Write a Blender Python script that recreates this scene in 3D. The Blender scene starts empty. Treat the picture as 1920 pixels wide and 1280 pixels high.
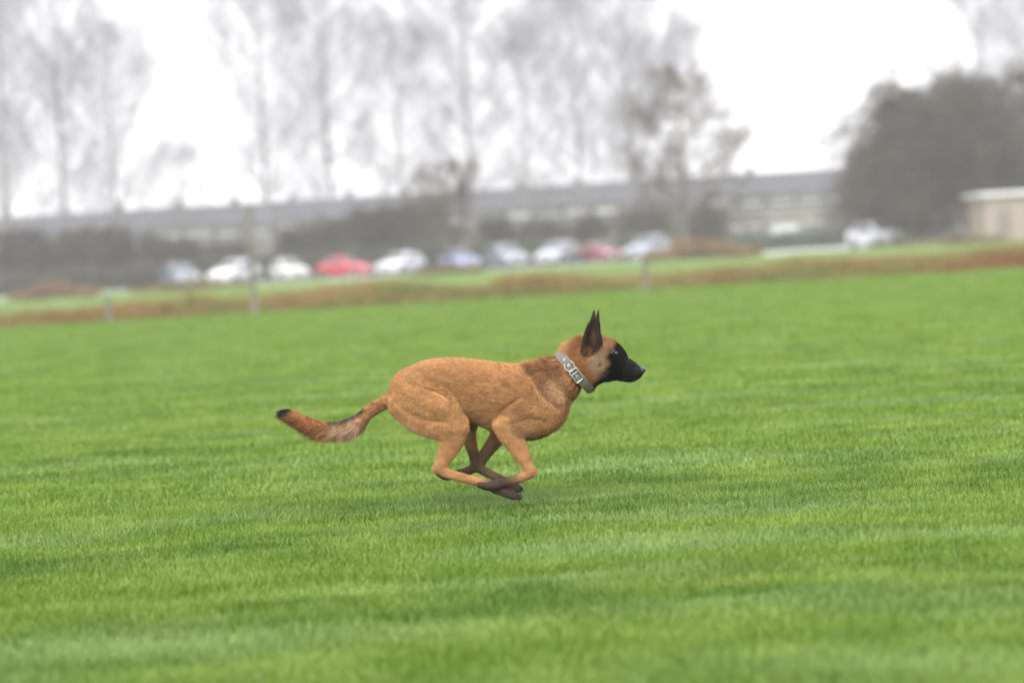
import bpy, bmesh, math, random
import numpy as np
from mathutils import Vector, Matrix
R = math.radians
scene = bpy.context.scene
COL = scene.collection

# ------------------------------------------------------------------ camera
F = 4533.0            # focal length in pixels of a 1920 wide picture (85 mm, 36 mm sensor)
EYE = 0.82
ROLL = R(3.35)
PITCH = math.atan(160.0 / F)
cam_d = bpy.data.cameras.new('camera'); cam = bpy.data.objects.new('camera', cam_d); COL.objects.link(cam)
cam_d.sensor_width = 36.0; cam_d.lens = 36.0 * F / 1920.0
cam_d.clip_start = 0.1; cam_d.clip_end = 3000
FW = Vector((0, math.cos(PITCH), -math.sin(PITCH)))
UP0 = Vector((0, math.sin(PITCH), math.cos(PITCH)))
RT0 = Vector((1, 0, 0))
RT = RT0 * math.cos(ROLL) - UP0 * math.sin(ROLL)
UP = RT0 * math.sin(ROLL) + UP0 * math.cos(ROLL)
m = Matrix((RT, UP, -FW)).transposed().to_4x4(); m.translation = Vector((0, 0, EYE)); cam.matrix_world = m
cam_d.dof.use_dof = True
DOG_Y = F / 580.0
cam_d.dof.focus_distance = DOG_Y - 0.04
cam_d.dof.aperture_fstop = 2.0
scene.camera = cam

def ray(px, py): return FW + RT * ((px - 960) / F) + UP * ((640 - py) / F)
def at(px, py, Y):
    d = ray(px, py); k = Y / d.y
    return Vector((0, 0, EYE)) + d * k
def ground(px, py, z=0.0):
    d = ray(px, py); k = (z - EYE) / d.z
    return Vector((0, 0, EYE)) + d * k

# ------------------------------------------------------------------ sky, sun, exposure
SUN_EL, SUN_ROT = R(48), R(200)
w = bpy.data.worlds.new('World'); scene.world = w; w.use_nodes = True
nt = w.node_tree; nt.nodes.clear()
sky = nt.nodes.new('ShaderNodeTexSky'); sky.sky_type = 'NISHITA'; sky.sun_disc = False
sky.sun_elevation = SUN_EL; sky.sun_rotation = SUN_ROT; sky.dust_density = 4.0; sky.air_density = 1.0
hs = nt.nodes.new('ShaderNodeHueSaturation'); hs.inputs['Saturation'].default_value = 0.07
cloud = nt.nodes.new('ShaderNodeMix'); cloud.data_type = 'RGBA'; cloud.inputs[0].default_value = 0.62
cloud.inputs[7].default_value = (11.0, 11.15, 11.5, 1)     # the even cloud sheet over the clear-sky radiance
bg = nt.nodes.new('ShaderNodeBackground'); bg.inputs['Strength'].default_value = 0.10
wo = nt.nodes.new('ShaderNodeOutputWorld')
# overcast: the cloud sheet is about three times brighter overhead than at the horizon
wt = nt.nodes.new('ShaderNodeTexCoord'); wx = nt.nodes.new('ShaderNodeSeparateXYZ'); wr = nt.nodes.new('ShaderNodeMapRange')
wr.inputs['From Min'].default_value = 0.0; wr.inputs['From Max'].default_value = 1.0; wr.inputs['To Min'].default_value = 11.0; wr.inputs['To Max'].default_value = 20.0
wm = nt.nodes.new('ShaderNodeMix'); wm.data_type = 'RGBA'; wm.blend_type = 'MULTIPLY'; wm.inputs[0].default_value = 1.0; wm.inputs[6].default_value = (0.965, 0.965, 1.0, 1)
nt.links.new(wt.outputs['Generated'], wx.inputs[0]); nt.links.new(wx.outputs['Z'], wr.inputs['Value']); nt.links.new(wr.outputs[0], wm.inputs[7]); nt.links.new(wm.outputs[2], cloud.inputs[7])
nt.links.new(sky.outputs[0], hs.inputs['Color']); nt.links.new(hs.outputs[0], cloud.inputs[6])
nt.links.new(cloud.outputs[2], bg.inputs['Color']); nt.links.new(bg.outputs[0], wo.inputs['Surface'])
sun_d = bpy.data.lights.new('sun', 'SUN'); sun = bpy.data.objects.new('sun', sun_d); COL.objects.link(sun)
sun_d.energy = 1.4; sun_d.angle = R(20); sun_d.color = (1.0, 0.97, 0.93)
# sun_rotation is measured clockwise from +Y: direction towards the sun
sd = Vector((math.sin(SUN_ROT) * math.cos(SUN_EL), math.cos(SUN_ROT) * math.cos(SUN_EL), math.sin(SUN_EL)))
sun.rotation_euler = sd.to_track_quat('Z', 'Y').to_euler()
vs = scene.view_settings
vs.view_transform = 'Standard'; vs.look = 'None'; vs.exposure = 1.15; vs.gamma = 1.0; vs.use_curve_mapping = False
scene.render.film_transparent = False
scene.cycles.max_bounces = 6; scene.cycles.diffuse_bounces = 3; scene.cycles.transmission_bounces = 3
scene.cycles.volume_bounces = 1; scene.cycles.use_denoising = True

# ------------------------------------------------------------------ tagging helpers
def tag(o, label=None, cat=None, group=None, kind=None):
    if label: o['label'] = label
    if cat: o['category'] = cat
    if group: o['group'] = group
    if kind: o['kind'] = kind
    return o
def empty(name, loc, rz=0.0):
    o = bpy.data.objects.new(name, None); COL.objects.link(o); o.location = loc; o.rotation_euler = (0, 0, rz)
    o.empty_display_size = 0.2
    return o
def copy_tree(o, parent=None):
    c = o.copy(); COL.objects.link(c)
    for k in ('label', 'group'):
        if parent is None and k in c: del c[k]
    if parent: c.parent = parent
    for ch in list(o.children): copy_tree(ch, c)
    return c
def mesh_obj(name, verts, faces, mat, parent=None, smooth=False):
    me = bpy.data.meshes.new(name)
    me.from_pydata([tuple(v) for v in verts], [], [tuple(f) for f in faces]); me.update()
    if smooth: me.polygons.foreach_set('use_smooth', [True] * len(me.polygons))
    if mat: me.materials.append(mat)
    o = bpy.data.objects.new(name, me); COL.objects.link(o)
    if parent: o.parent = parent
    return o
def np_mesh(name, V, quads=None, tris=None, mat=None, parent=None, smooth=False, attrs=None):
    """fast mesh from arrays; attrs = {name: (type, array)} on points"""
    me = bpy.data.meshes.new(name)
    quads = np.zeros((0, 4), np.int32) if quads is None else quads
    tris = np.zeros((0, 3), np.int32) if tris is None else tris
    nl = quads.size + tris.size; nf = len(quads) + len(tris)
    me.vertices.add(len(V)); me.vertices.foreach_set('co', np.ascontiguousarray(V, np.float32).ravel())
    me.loops.add(nl); me.loops.foreach_set('vertex_index', np.concatenate([quads.ravel(), tris.ravel()]).astype(np.int32))
    me.polygons.add(nf)
    st = np.concatenate([np.arange(len(quads)) * 4, quads.size + np.arange(len(tris)) * 3]).astype(np.int32)
    me.polygons.foreach_set('loop_start', st)
    if smooth: me.polygons.foreach_set('use_smooth', np.ones(nf, bool))
    me.update(calc_edges=True); me.validate()
    if attrs:
        for k, (ty, arr) in attrs.items():
            a = me.attributes.new(k, ty, 'POINT')
            a.data.foreach_set('color' if 'COLOR' in ty else 'value', np.ascontiguousarray(arr, np.float32).ravel())
    if mat: me.materials.append(mat)
    o = bpy.data.objects.new(name, me); COL.objects.link(o)
    if parent: o.parent = parent
    return o
class MB:
    """collects boxes, prisms and discs into ONE mesh"""
    def __init__(s): s.v = []; s.f = []
    def box(s, x0, x1, y0, y1, z0, z1):
        b = len(s.v)
        s.v += [(x, y, z) for z in (z0, z1) for y in (y0, y1) for x in (x0, x1)]
        s.f += [tuple(b + i for i in q) for q in ((0, 2, 3, 1), (4, 5, 7, 6), (0, 1, 5, 4), (2, 6, 7, 3), (0, 4, 6, 2), (1, 3, 7, 5))]
    def prism(s, pts, x0, x1):
        """pts = (y, z) outline swept along x"""
        n = len(pts); b = len(s.v)
        s.v += [(x0, y, z) for y, z in pts] + [(x1, y, z) for y, z in pts]
        s.f += [tuple(b + i for i in range(n))[::-1], tuple(b + n + i for i in range(n))]
        s.f += [(b + i, b + (i + 1) % n, b + n + (i + 1) % n, b + n + i) for i in range(n)]
    def cyl(s, c, r, h, axis='y', n=20):
        b = len(s.v)
        for k in (-h / 2, h / 2):
            for i in range(n):
                a = 2 * math.pi * i / n; p, q = r * math.cos(a), r * math.sin(a)
                d = {'y': (p, k, q), 'z': (p, q, k), 'x': (k, p, q)}[axis]
                s.v.append((c[0] + d[0], c[1] + d[1], c[2] + d[2]))
        s.f += [tuple(b + i for i in range(n)), tuple(b + n + i for i in range(n))[::-1]]
        s.f += [(b + i, b + n + i, b + n + (i + 1) % n, b + (i + 1) % n) for i in range(n)]
    def build(s, name, mat, parent=None, smooth=False, bevel=0.0):
        o = mesh_obj(name, s.v, s.f, mat, parent, smooth)
        if bevel:
            b = o.modifiers.new('bevel', 'BEVEL'); b.width = bevel; b.segments = 2; b.limit_method = 'ANGLE'
        return o
def tubes(P, Rr, sides=3):
    """P (N,K,3), Rr (N,K) -> verts, quads of N open tubes"""
    P = np.asarray(P, float); Rr = np.asarray(Rr, float); N, K, _ = P.shape
    T = np.gradient(P, axis=1); T /= np.linalg.norm(T, axis=2, keepdims=True) + 1e-9
    ref = np.where(np.abs(T[..., 2:3]) > 0.9, np.array([1., 0, 0]), np.array([0., 0, 1.]))
    A = np.cross(T, ref); A /= np.linalg.norm(A, axis=2, keepdims=True) + 1e-9
    B = np.cross(T, A)
    ang = np.arange(sides) * 2 * math.pi / sides
    V = P[:, :, None, :] + Rr[:, :, None, None] * (A[:, :, None, :] * np.cos(ang)[None, None, :, None] + B[:, :, None, :] * np.sin(ang)[None, None, :, None])
    idx = np.arange(N * K * sides).reshape(N, K, sides)
    a = idx[:, :-1, :]; b = np.roll(a, -1, axis=2); c = idx[:, 1:, :]; d = np.roll(c, -1, axis=2)
    Q = np.stack([a, b, d, c], -1).reshape(-1, 4)
    return V.reshape(-1, 3), Q
def join_vq(lst):
    V = []; Q = []; o = 0
    for v, q in lst:
        V.append(v); Q.append(q + o); o += len(v)
    return np.concatenate(V), np.concatenate(Q)

# ------------------------------------------------------------------ materials
def principled(name, color, rough=0.6, spec=0.5, metal=0.0, coat=0.0):
    mt = bpy.data.materials.new(name); mt.use_nodes = True
    b = mt.node_tree.nodes['Principled BSDF']
    b.inputs['Base Color'].default_value = (*color, 1); b.inputs['Roughness'].default_value = rough
    b.inputs['Specular IOR Level'].default_value = spec; b.inputs['Metallic'].default_value = metal
    b.inputs['Coat Weight'].default_value = coat
    return mt, mt.node_tree, b
def noisy(name, c1, c2, scale=5.0, rough=0.7, spec=0.3, detail=4.0, metal=0.0, stretch=(1, 1, 1), bump=0.0, coat=0.0, lo=0.35, hi=0.65):
    mt, t, b = principled(name, c1, rough, spec, metal, coat)
    tc = t.nodes.new('ShaderNodeTexCoord'); mp = t.nodes.new('ShaderNodeMapping'); mp.inputs['Scale'].default_value = stretch
    n = t.nodes.new('ShaderNodeTexNoise'); n.inputs['Scale'].default_value = scale; n.inputs['Detail'].default_value = detail
    r = t.nodes.new('ShaderNodeValToRGB'); r.color_ramp.elements[0].position = lo; r.color_ramp.elements[1].position = hi
    r.color_ramp.elements[0].color = (*c1, 1); r.color_ramp.elements[1].color = (*c2, 1)
    t.links.new(tc.outputs['Object'], mp.inputs[0]); t.links.new(mp.outputs[0], n.inputs['Vector'])
    t.links.new(n.outputs['Fac'], r.inputs['Fac']); t.links.new(r.outputs['Color'], b.inputs['Base Color'])
    if bump:
        bp = t.nodes.new('ShaderNodeBump'); bp.inputs['Strength'].default_value = bump
        t.links.new(n.outputs['Fac'], bp.inputs['Height']); t.links.new(bp.outputs[0], b.inputs['Normal'])
    return mt

def grass_material(name, cols, dry, rough=0.5, blades=True, thatch=None):
    """cols: dark, mid, light greens; patches a few decimetres to metres across, drawn out a little along the mowing lines"""
    mt, t, b = principled(name, cols[1], rough, 0.5)
    L = t.links.new
    geo = t.nodes.new('ShaderNodeNewGeometry')
    def noise(scale, stretch, detail=3.0, off=0):
        mp = t.nodes.new('ShaderNodeMapping'); mp.inputs['Scale'].default_value = stretch; mp.inputs['Location'].default_value = (off, off * 1.7, 0)
        n = t.nodes.new('ShaderNodeTexNoise'); n.inputs['Scale'].default_value = scale; n.inputs['Detail'].default_value = detail
        L(geo.outputs['Position'], mp.inputs[0]); L(mp.outputs[0], n.inputs['Vector']); return n.outputs['Fac']
    def ramp(fac, p0, p1):
        m_ = t.nodes.new('ShaderNodeMapRange'); m_.inputs['From Min'].default_value = p0; m_.inputs['From Max'].default_value = p1
        L(fac, m_.inputs['Value']); return m_.outputs[0]
    def mix(f, a, c):
        x = t.nodes.new('ShaderNodeMix'); x.data_type = 'RGBA'; L(f, x.inputs[0])
        for s_, i in ((a, 6), (c, 7)):
            if isinstance(s_, tuple): x.inputs[i].default_value = (*s_, 1)
            else: L(s_, x.inputs[i])
        return x.outputs[2]
    big = ramp(noise(1.1, (0.32, 1.0, 1.0), 4, 3), 0.36, 0.64)
    mid = ramp(noise(4.6, (0.5, 1.0, 1.0), 3, 11), 0.42, 0.66)
    dr = ramp(noise(2.3, (0.45, 1.0, 1.0), 4, 27), 0.60, 0.76)
    c = mix(big, cols[0], cols[1]); c = mix(mid, c, cols[2])
    dm = t.nodes.new('ShaderNodeMath'); dm.operation = 'MULTIPLY'; dm.inputs[1].default_value = 0.55; L(dr, dm.inputs[0])
    pale = ramp(noise(1.9, (0.30, 1.0, 1.0), 4, 58), 0.50, 0.74); pm = t.nodes.new('ShaderNodeMath'); pm.operation = 'MULTIPLY'; pm.inputs[1].default_value = 0.55; L(pale, pm.inputs[0])
    c = mix(pm.outputs[0], c, (0.215, 0.31, 0.13))  # whitish sky sheen on the grass, put into the colour as streaks
    c = mix(dm.outputs[0], c, dry)
    if blades:
        at_ = t.nodes.new('ShaderNodeAttribute'); at_.attribute_name = 'tint'
        v = t.nodes.new('ShaderNodeHueSaturation'); L(c, v.inputs['Color'])
        vr = t.nodes.new('ShaderNodeMapRange'); vr.inputs['To Min'].default_value = 0.88; vr.inputs['To Max'].default_value = 1.12
        L(at_.outputs['Fac'], vr.inputs['Value']); L(vr.outputs[0], v.inputs['Value']); c = v.outputs[0]
        tr = t.nodes.new('ShaderNodeBsdfTranslucent'); L(c, tr.inputs['Color'])
        ms = t.nodes.new('ShaderNodeMixShader'); ms.inputs[0].default_value = 0.38
        out = [n for n in t.nodes if n.type == 'OUTPUT_MATERIAL'][0]
        L(b.outputs[0], ms.inputs[1]); L(tr.outputs[0], ms.inputs[2]); L(ms.outputs[0], out.inputs['Surface'])
    L(c, b.inputs['Base Color'])
    return mt

M = {}
G_COLS = ((0.068, 0.142, 0.007), (0.120, 0.205, 0.012), (0.185, 0.268, 0.040))
M['grass'] = grass_material('lawn blades', G_COLS, (0.20, 0.22, 0.06), 0.60)
M['field'] = grass_material('field soil and thatch', tuple(tuple(x * 0.8 for x in c) for c in G_COLS), (0.12, 0.15, 0.04), 0.8, blades=False)
M['verge'] = grass_material('verge turf', ((0.10, 0.17, 0.035), (0.15, 0.22, 0.055), (0.19, 0.23, 0.07)), (0.20, 0.17, 0.07), 0.8, blades=False)
M['asphalt'] = noisy('asphalt', (0.05, 0.05, 0.055), (0.08, 0.08, 0.085), 3.0, 0.8)
M['concrete'] = noisy('concrete path', (0.36, 0.36, 0.38), (0.46, 0.46, 0.48), 2.0, 0.8)
M['bark'] = noisy('bark', (0.065, 0.058, 0.055), (0.13, 0.12, 0.11), 9.0, 0.9, 0.1, stretch=(1, 1, 0.25), bump=0.4)
M['bark_pale'] = noisy('pale bark', (0.17, 0.165, 0.175), (0.27, 0.265, 0.28), 6.0, 0.9, 0.1, stretch=(1, 1, 0.3), bump=0.3)
M['twig'] = noisy('grey twigs', (0.19, 0.185, 0.215), (0.28, 0.27, 0.31), 2.0, 0.9, 0.1)
M['twig_brown'] = noisy('brown twigs', (0.070, 0.050, 0.042), (0.12, 0.088, 0.072), 1.5, 0.9, 0.1)
M['twig_dark'] = noisy('dark twigs', (0.042, 0.035, 0.030), (0.085, 0.068, 0.058), 1.0, 0.9, 0.1)

# ================================================================== ground
def sheet(name, pts, z, mat):
    V = [(x, y, z) for x, y in pts]
    o = mesh_obj(name, V, [tuple(range(len(V)))], mat); o['kind'] = 'structure'; return o
EDGE_Y = 47.0
sheet('ground', [(-1500, -60), (1500, -60), (1500, 2500), (-1500, 2500)], -0.012, M['verge'])
sheet('field', [(-60, -8), (60, -8), (60, EDGE_Y + 0.3), (-60, EDGE_Y + 0.3)], -0.004, M['field'])
PARK0, PARK1 = 147.0, 161.0
xr = ground(1300, 492).x
sheet('car_park', [(-75, PARK0), (xr + 1, PARK0), (xr + 1, PARK1), (-75, PARK1)], -0.004, M['asphalt'])
p1, p2, p3, p4 = ground(1425, 483), ground(1600, 466), ground(1600, 461), ground(1440, 473)
sheet('path', [(p1.x, p1.y), (p2.x, p2.y), (p2.x + 12, p2.y + 8), (p2.x + 12, p2.y + 22), (p3.x, p3.y), (p4.x, p4.y)], 0.0, M['concrete'])
kb = MB(); kb.box(-75, xr + 1.2, PARK0 - 0.35, PARK0 - 0.05, -0.012, 0.11)
k = kb.build('kerb', M['concrete'], bevel=0.02); k['kind'] = 'structure'

rng = np.random.default_rng(7)
def value_noise(x, y, seed, scale):
    r = np.random.default_rng(seed).random((64, 64)); x = x * scale; y = y * scale
    xi = np.floor(x).astype(int); yi = np.floor(y).astype(int); fx = x - xi; fy = y - yi
    fx = fx * fx * (3 - 2 * fx); fy = fy * fy * (3 - 2 * fy)
    g = lambda a, b: r[a % 64, b % 64]
    return (g(xi, yi) * (1 - fx) + g(xi + 1, yi) * fx) * (1 - fy) + (g(xi, yi + 1) * (1 - fx) + g(xi + 1, yi + 1) * fx) * fy
def blades(x, y, h, wd, lean, name, mat, label, cat):
    n = len(x); a = rng.random(n) * 2 * math.pi; b = rng.random(n) * 2 * math.pi
    dx, dy = np.cos(a), np.sin(a); lx, ly = np.cos(b) * lean * h, np.sin(b) * lean * h
    z0 = np.full(n, -0.006)
    V = np.empty((n, 5, 3))
    V[:, 0] = np.stack([x - dx * wd / 2, y - dy * wd / 2, z0], 1); V[:, 1] = np.stack([x + dx * wd / 2, y + dy * wd / 2, z0], 1)
    mx, my = x + lx * 0.38, y + ly * 0.38; mz = h * 0.6
    V[:, 2] = np.stack([mx + dx * wd * 0.42, my + dy * wd * 0.42, mz], 1); V[:, 3] = np.stack([mx - dx * wd * 0.42, my - dy * wd * 0.42, mz], 1)
    V[:, 4] = np.stack([x + lx, y + ly, h * np.sqrt(np.clip(1 - lean ** 2 * 0.5, 0.15, 1))], 1)
    i = np.arange(n)[:, None] * 5
    Q = i + np.array([[0, 1, 2, 3]]); T = i + np.array([[3, 2, 4]])
    tint = np.repeat(rng.random(n), 5)
    o = np_mesh(name, V.reshape(-1, 3), Q, T, mat, attrs={'tint': ('FLOAT', tint)})
    return tag(o, label, cat, kind='stuff')
xs, ys, hs_, ws, ls = [], [], [], [], []
for y0, y1, dens, wd in ((3.6, 8.6, 12000, 0.0034), (8.6, 13, 4200, 0.0055), (13, 20, 1900, 0.008), (20, 32, 800, 0.013), (32, EDGE_Y, 380, 0.022)):
    half = lambda y: 0.235 * y + 0.9
    hw = half(y1); n = int((y1 - y0) * 2 * hw * dens)
    X = (rng.random(n) * 2 - 1) * hw; Y = y0 + rng.random(n) * (y1 - y0); k_ = np.abs(X) < half(Y); X = X[k_]; Y = Y[k_]
    pn = value_noise(X + 90, Y + 90, 5, 2.2) * 0.6 + value_noise(X + 50, Y + 50, 6, 6.5) * 0.4
    H = (0.016 + 0.024 * pn) * (0.7 + 0.6 * rng.random(len(X)))
    xs.append(X); ys.append(Y); hs_.append(H); ws.append(wd * (0.7 + 0.6 * rng.random(len(X)))); ls.append(0.25 + 0.75 * rng.random(len(X)))
blades(*map(np.concatenate, (xs, ys, hs_, ws, ls)), 'lawn_grass', M['grass'], 'short bright green grass covering the playing field', 'grass')

# rough dry grass strip along the ditch behind the field
def dry_material():
    mt, t, b = principled('dry grass', (0.3, 0.2, 0.1), 0.8, 0.2)
    at_ = t.nodes.new('ShaderNodeAttribute'); at_.attribute_name = 'tint'
    geo = t.nodes.new('ShaderNodeNewGeometry'); mp = t.nodes.new('ShaderNodeMapping'); mp.inputs['Scale'].default_value = (0.4, 1, 1)
    n = t.nodes.new('ShaderNodeTexNoise'); n.inputs['Scale'].default_value = 0.75; n.inputs['Detail'].default_value = 3
    r = t.nodes.new('ShaderNodeValToRGB'); e = r.color_ramp.elements
    e[0].position = 0.32; e[0].color = (0.13, 0.16, 0.045, 1); e[1].position = 0.66; e[1].color = (0.20, 0.095, 0.042, 1)
    x = e.new(0.5); x.color = (0.24, 0.175, 0.075, 1)
    ad = t.nodes.new('ShaderNodeMath'); ad.operation = 'MULTIPLY_ADD'; ad.inputs[1].default_value = 0.25; 
    t.links.new(geo.outputs['Position'], mp.inputs[0]); t.links.new(mp.outputs[0], n.inputs['Vector'])
    sb = t.nodes.new('ShaderNodeMath'); sb.operation = 'SUBTRACT'; sb.inputs[1].default_value = 0.12
    t.links.new(at_.outputs['Fac'], ad.inputs[0]); t.links.new(n.outputs['Fac'], sb.inputs[0]); t.links.new(sb.outputs[0], ad.inputs[2])
    t.links.new(ad.outputs[0], r.inputs['Fac']); t.links.new(r.outputs[0], b.inputs['Base Color'])
    return mt
M['dry'] = dry_material()
n = 90000
X = (rng.random(n) * 2 - 1) * 15; Y = EDGE_Y + 0.2 + rng.random(n) ** 1.3 * 3.6
cl = value_noise(X + 70, Y * 1.0 + 30, 9, 0.55) * 0.65 + value_noise(X + 170, Y + 30, 10, 2.1) * 0.35
H = (0.12 + 0.62 * cl ** 1.25) * (0.55 + 0.5 * rng.random(n)) * np.clip((Y - EDGE_Y + 0.25) / 1.0, 0.25, 1)
blades(X, Y, H, 0.016 * (0.6 + 0.8 * rng.random(n)), 0.15 + 0.5 * rng.random(n), 'dry_grass', M['dry'], 'tall brown and straw coloured dry grass along the far edge of the field', 'dry grass')
# tufted turf between ditch and car park
n = 60000
Y = 51 + rng.random(n) * 94; X = (rng.random(n) * 2 - 1) * (0.23 * Y + 2)
cl = value_noise(X + 300, Y + 30, 19, 0.35)
H = (0.04 + 0.11 * np.clip(cl - 0.45, 0, 1) * 2.2) * (0.6 + 0.8 * rng.random(n))
M['rough'] = grass_material('rough turf', ((0.11, 0.19, 0.035), (0.16, 0.24, 0.055), (0.21, 0.25, 0.08)), (0.22, 0.17, 0.07), 0.7)
blades(X, Y, H, np.full(n, 0.05), 0.2 + 0.5 * rng.random(n), 'verge_grass', M['rough'], 'rough pale green turf between the dry strip and the parked cars', 'grass')

# ================================================================== trees
def grow_tree(seed, H, base, rad, n_limb, n_sub, n_twig, up=0.6, trunk_r=0.22, droop=0.0, shape='oval', lean=0.0, twig_r=0.010, n_fine=3):
    """returns (trunk verts,quads), (branch verts,quads)"""
    g = np.random.default_rng(seed)
    K = 9; t = np.linspace(0, 1, K)
    wob = np.cumsum(g.normal(0, 0.012 * H / K, (K, 2)), axis=0); wob[0] = 0
    trunk = np.stack([wob[:, 0] + lean * t * H, wob[:, 1], t * H * 0.97], 1)
    tr = trunk_r * (1 - t) ** 0.8 + 0.02; tr[0] *= 1.35
    tv = tubes(trunk[None], tr[None], 9)
    def on_trunk(s): return np.array([np.interp(s, t, trunk[:, i]) for i in range(3)])
    limbs, lr = [], []
    for i in range(n_limb):
        s = base + (0.97 - base) * (i + g.random()) / n_limb
        u = (s - base) / (1 - base)
        prof = {'oval': math.sin(math.pi * min(1, 0.18 + 0.78 * u)) ** 0.8, 'cone': 1.05 - 0.85 * u, 'dome': math.sqrt(max(0.05, 1 - (u * 0.95) ** 2))}[shape]
        L = rad * prof * (0.7 + 0.5 * g.random()) * 1.1
        a = i * 2.399 + g.normal(0, 0.4); el = up * (0.8 + 0.4 * g.random())
        p = on_trunk(s); d = np.array([math.cos(a) * math.cos(el), math.sin(a) * math.cos(el), math.sin(el)])
        pts = [p]
        for k in range(5):
            d = d + g.normal(0, 0.10, 3) + np.array([0, 0, 0.07 - droop * 0.28 * k / 4 * 2]); d /= np.linalg.norm(d)
            p = p + d * L / 5; pts.append(p)
        limbs.append(pts); r0 = min(0.13, trunk_r * 0.42 * (1 - s * 0.6)); lr.append(np.linspace(r0, 0.014, 6))
    limbs = np.array(limbs); lr = np.array(lr)
    def sub(parents, pr, n, Lf, rr0, rr1, ang, dz):
        N, K_, _ = parents.shape
        idx = np.repeat(np.arange(N), n); s = 0.18 + 0.82 * g.random(len(idx)); s = np.sqrt(s) * 0.999
        f = s * (K_ - 1); k0 = np.minimum(f.astype(int), K_ - 2); fr = (f - k0)[:, None]
        p = parents[idx, k0] * (1 - fr) + parents[idx, k0 + 1] * fr
        d = parents[idx, k0 + 1] - parents[idx, k0]; Lp = np.linalg.norm(parents[:, -1] - parents[:, 0], axis=1)[idx]
        d /= np.linalg.norm(d, axis=1, keepdims=True) + 1e-9
        rnd = g.normal(0, 1, d.shape); d = d + rnd * ang; d[:, 2] += dz; d /= np.linalg.norm(d, axis=1, keepdims=True)
        L = Lp * Lf * (0.5 + 0.8 * g.random(len(idx)))
        pts = [p]
        for k in range(3):
            d = d + g.normal(0, 0.13, d.shape); d[:, 2] += -droop * 0.35 + 0.03; d /= np.linalg.norm(d, axis=1, keepdims=True)
            p = p + d * (L / 3)[:, None]; pts.append(p)
        P = np.stack(pts, 1); return P, np.tile(np.linspace(rr0, rr1, 4), (len(idx), 1))
    S, sr = sub(limbs, lr, n_sub, 0.48, 1.9 * twig_r, 0.9 * twig_r, 0.55, 0.12)
    T1, t1 = sub(S, sr, n_twig, 0.55, twig_r * 1.2, twig_r * 0.7, 0.6, 0.1)
    T2, t2 = sub(T1, t1, n_fine, 0.8, twig_r * 0.8, twig_r * 0.45, 0.6, 0.05)
    br = join_vq([tubes(limbs, lr, 5), tubes(S, sr, 3), tubes(T1, t1, 3), tubes(T2, t2, 3)])
    return tv, br
def tree_proto(name, seed, tw, bk, **kw):
    tv, br = grow_tree(seed, **kw)
    o = empty(name, (0, 0, 0))
    np_mesh('trunk', *tv, mat=M[bk], parent=o, smooth=True); np_mesh('crown', *br, mat=M[tw], parent=o)
    o['category'] = 'tree'; return o
tall = [tree_proto('bare_tree', 11, 'twig', 'bark_pale', H=26, base=0.10, rad=7.4, n_limb=84, n_sub=7, n_twig=6, up=0.8, trunk_r=0.17, twig_r=0.0060, n_fine=5),
        tree_proto('bare_tree', 23, 'twig', 'bark_pale', H=23, base=0.12, rad=6.6, n_limb=76, n_sub=7, n_twig=6, up=0.75, trunk_r=0.15, twig_r=0.0060, n_fine=5),
        tree_proto('bare_tree', 37, 'twig', 'bark_pale', H=20, base=0.10, rad=5.6, n_limb=66, n_sub=7, n_twig=6, up=0.7, trunk_r=0.13, twig_r=0.0060, n_fine=5)]
used = [False] * 3
# (proto, pixel x, distance, size, turn, label)
TALL = [(0, 18, 188, 0.95, 0.2, 'tall pale bare tree cut off by the left edge of the photo'),
        (0, 128, 176, 1.02, 1.9, 'tall pale bare tree with a clear trunk rising left of the parked cars'),
        (1, 225, 205, 0.95, 4.0, 'pale bare tree between the left trunk and the open gap of white sky'),
        (2, 348, 215, 0.62, 2.2, 'low pale bare tree under the white sky gap, above the silver car'),
        (1, 505, 196, 1.08, 0.7, 'tall bare tree rising behind the thin pale post and the white cars'),
        (0, 628, 182, 0.95, 5.1, 'tall bare tree standing over the red car'),
        (2, 760, 214, 1.12, 3.3, 'slim pale bare tree just left of the small brown tree'),
        (1, 893, 186, 1.04, 2.7, 'tall pale bare tree right of the small brown tree, over the blue car'),
        (2, 1000, 222, 1.12, 5.9, 'faint bare tree over the silver cars, behind the terrace roof'),
        (0, 1098, 204, 0.96, 4.4, 'wide pale bare tree above the dark red car'),
        (1, 1192, 184, 1.06, 1.2, 'tall bare tree with grey trunk just left of the dark twiggy tree'),
        (2, 1275, 215, 1.02, 0.1, 'pale bare tree behind the dark twiggy tree'),
        (1, 1865, 210, 1.10, 3.9, 'pale bare tree showing above the big rounded grey tree'),
        (0, 1990, 190, 1.00, 2.4, 'pale bare tree reaching in at the top right corner')]
for i, (p, px, Y, s, rz, lab) in enumerate(TALL):
    o = tall[p] if not used[p] else copy_tree(tall[p]); used[p] = True
    o.location = (at(px, 500, Y).x, Y, -0.01); o.scale = (s, s, s); o.rotation_euler = (0, 0, rz); tag(o, lab, 'tree', 'tall bare trees beyond the car park')
def place_tree(name, lab, px, Y, seed, tw, bk, group=None, **kw):
    o = tree_proto(name, seed, tw, bk, **kw); o.location = (at(px, 500, Y).x, Y, -0.01); tag(o, lab, 'tree', group); return o
place_tree('bare_tree', 'dark brown twiggy tree with level branches right of the parked row', 1290, 141, 5, 'twig_brown', 'bark', H=11.6, base=0.16, rad=2.9, n_limb=44, n_sub=7, n_twig=6, up=0.15, trunk_r=0.17, shape='oval', twig_r=0.011)
place_tree('bare_tree', 'small dark brown tree between the white car and the blue car', 846, 144, 8, 'twig_brown', 'bark', H=6.6, base=0.16, rad=1.9, n_limb=30, n_sub=7, n_twig=6, up=0.5, trunk_r=0.13, twig_r=0.011)
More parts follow.
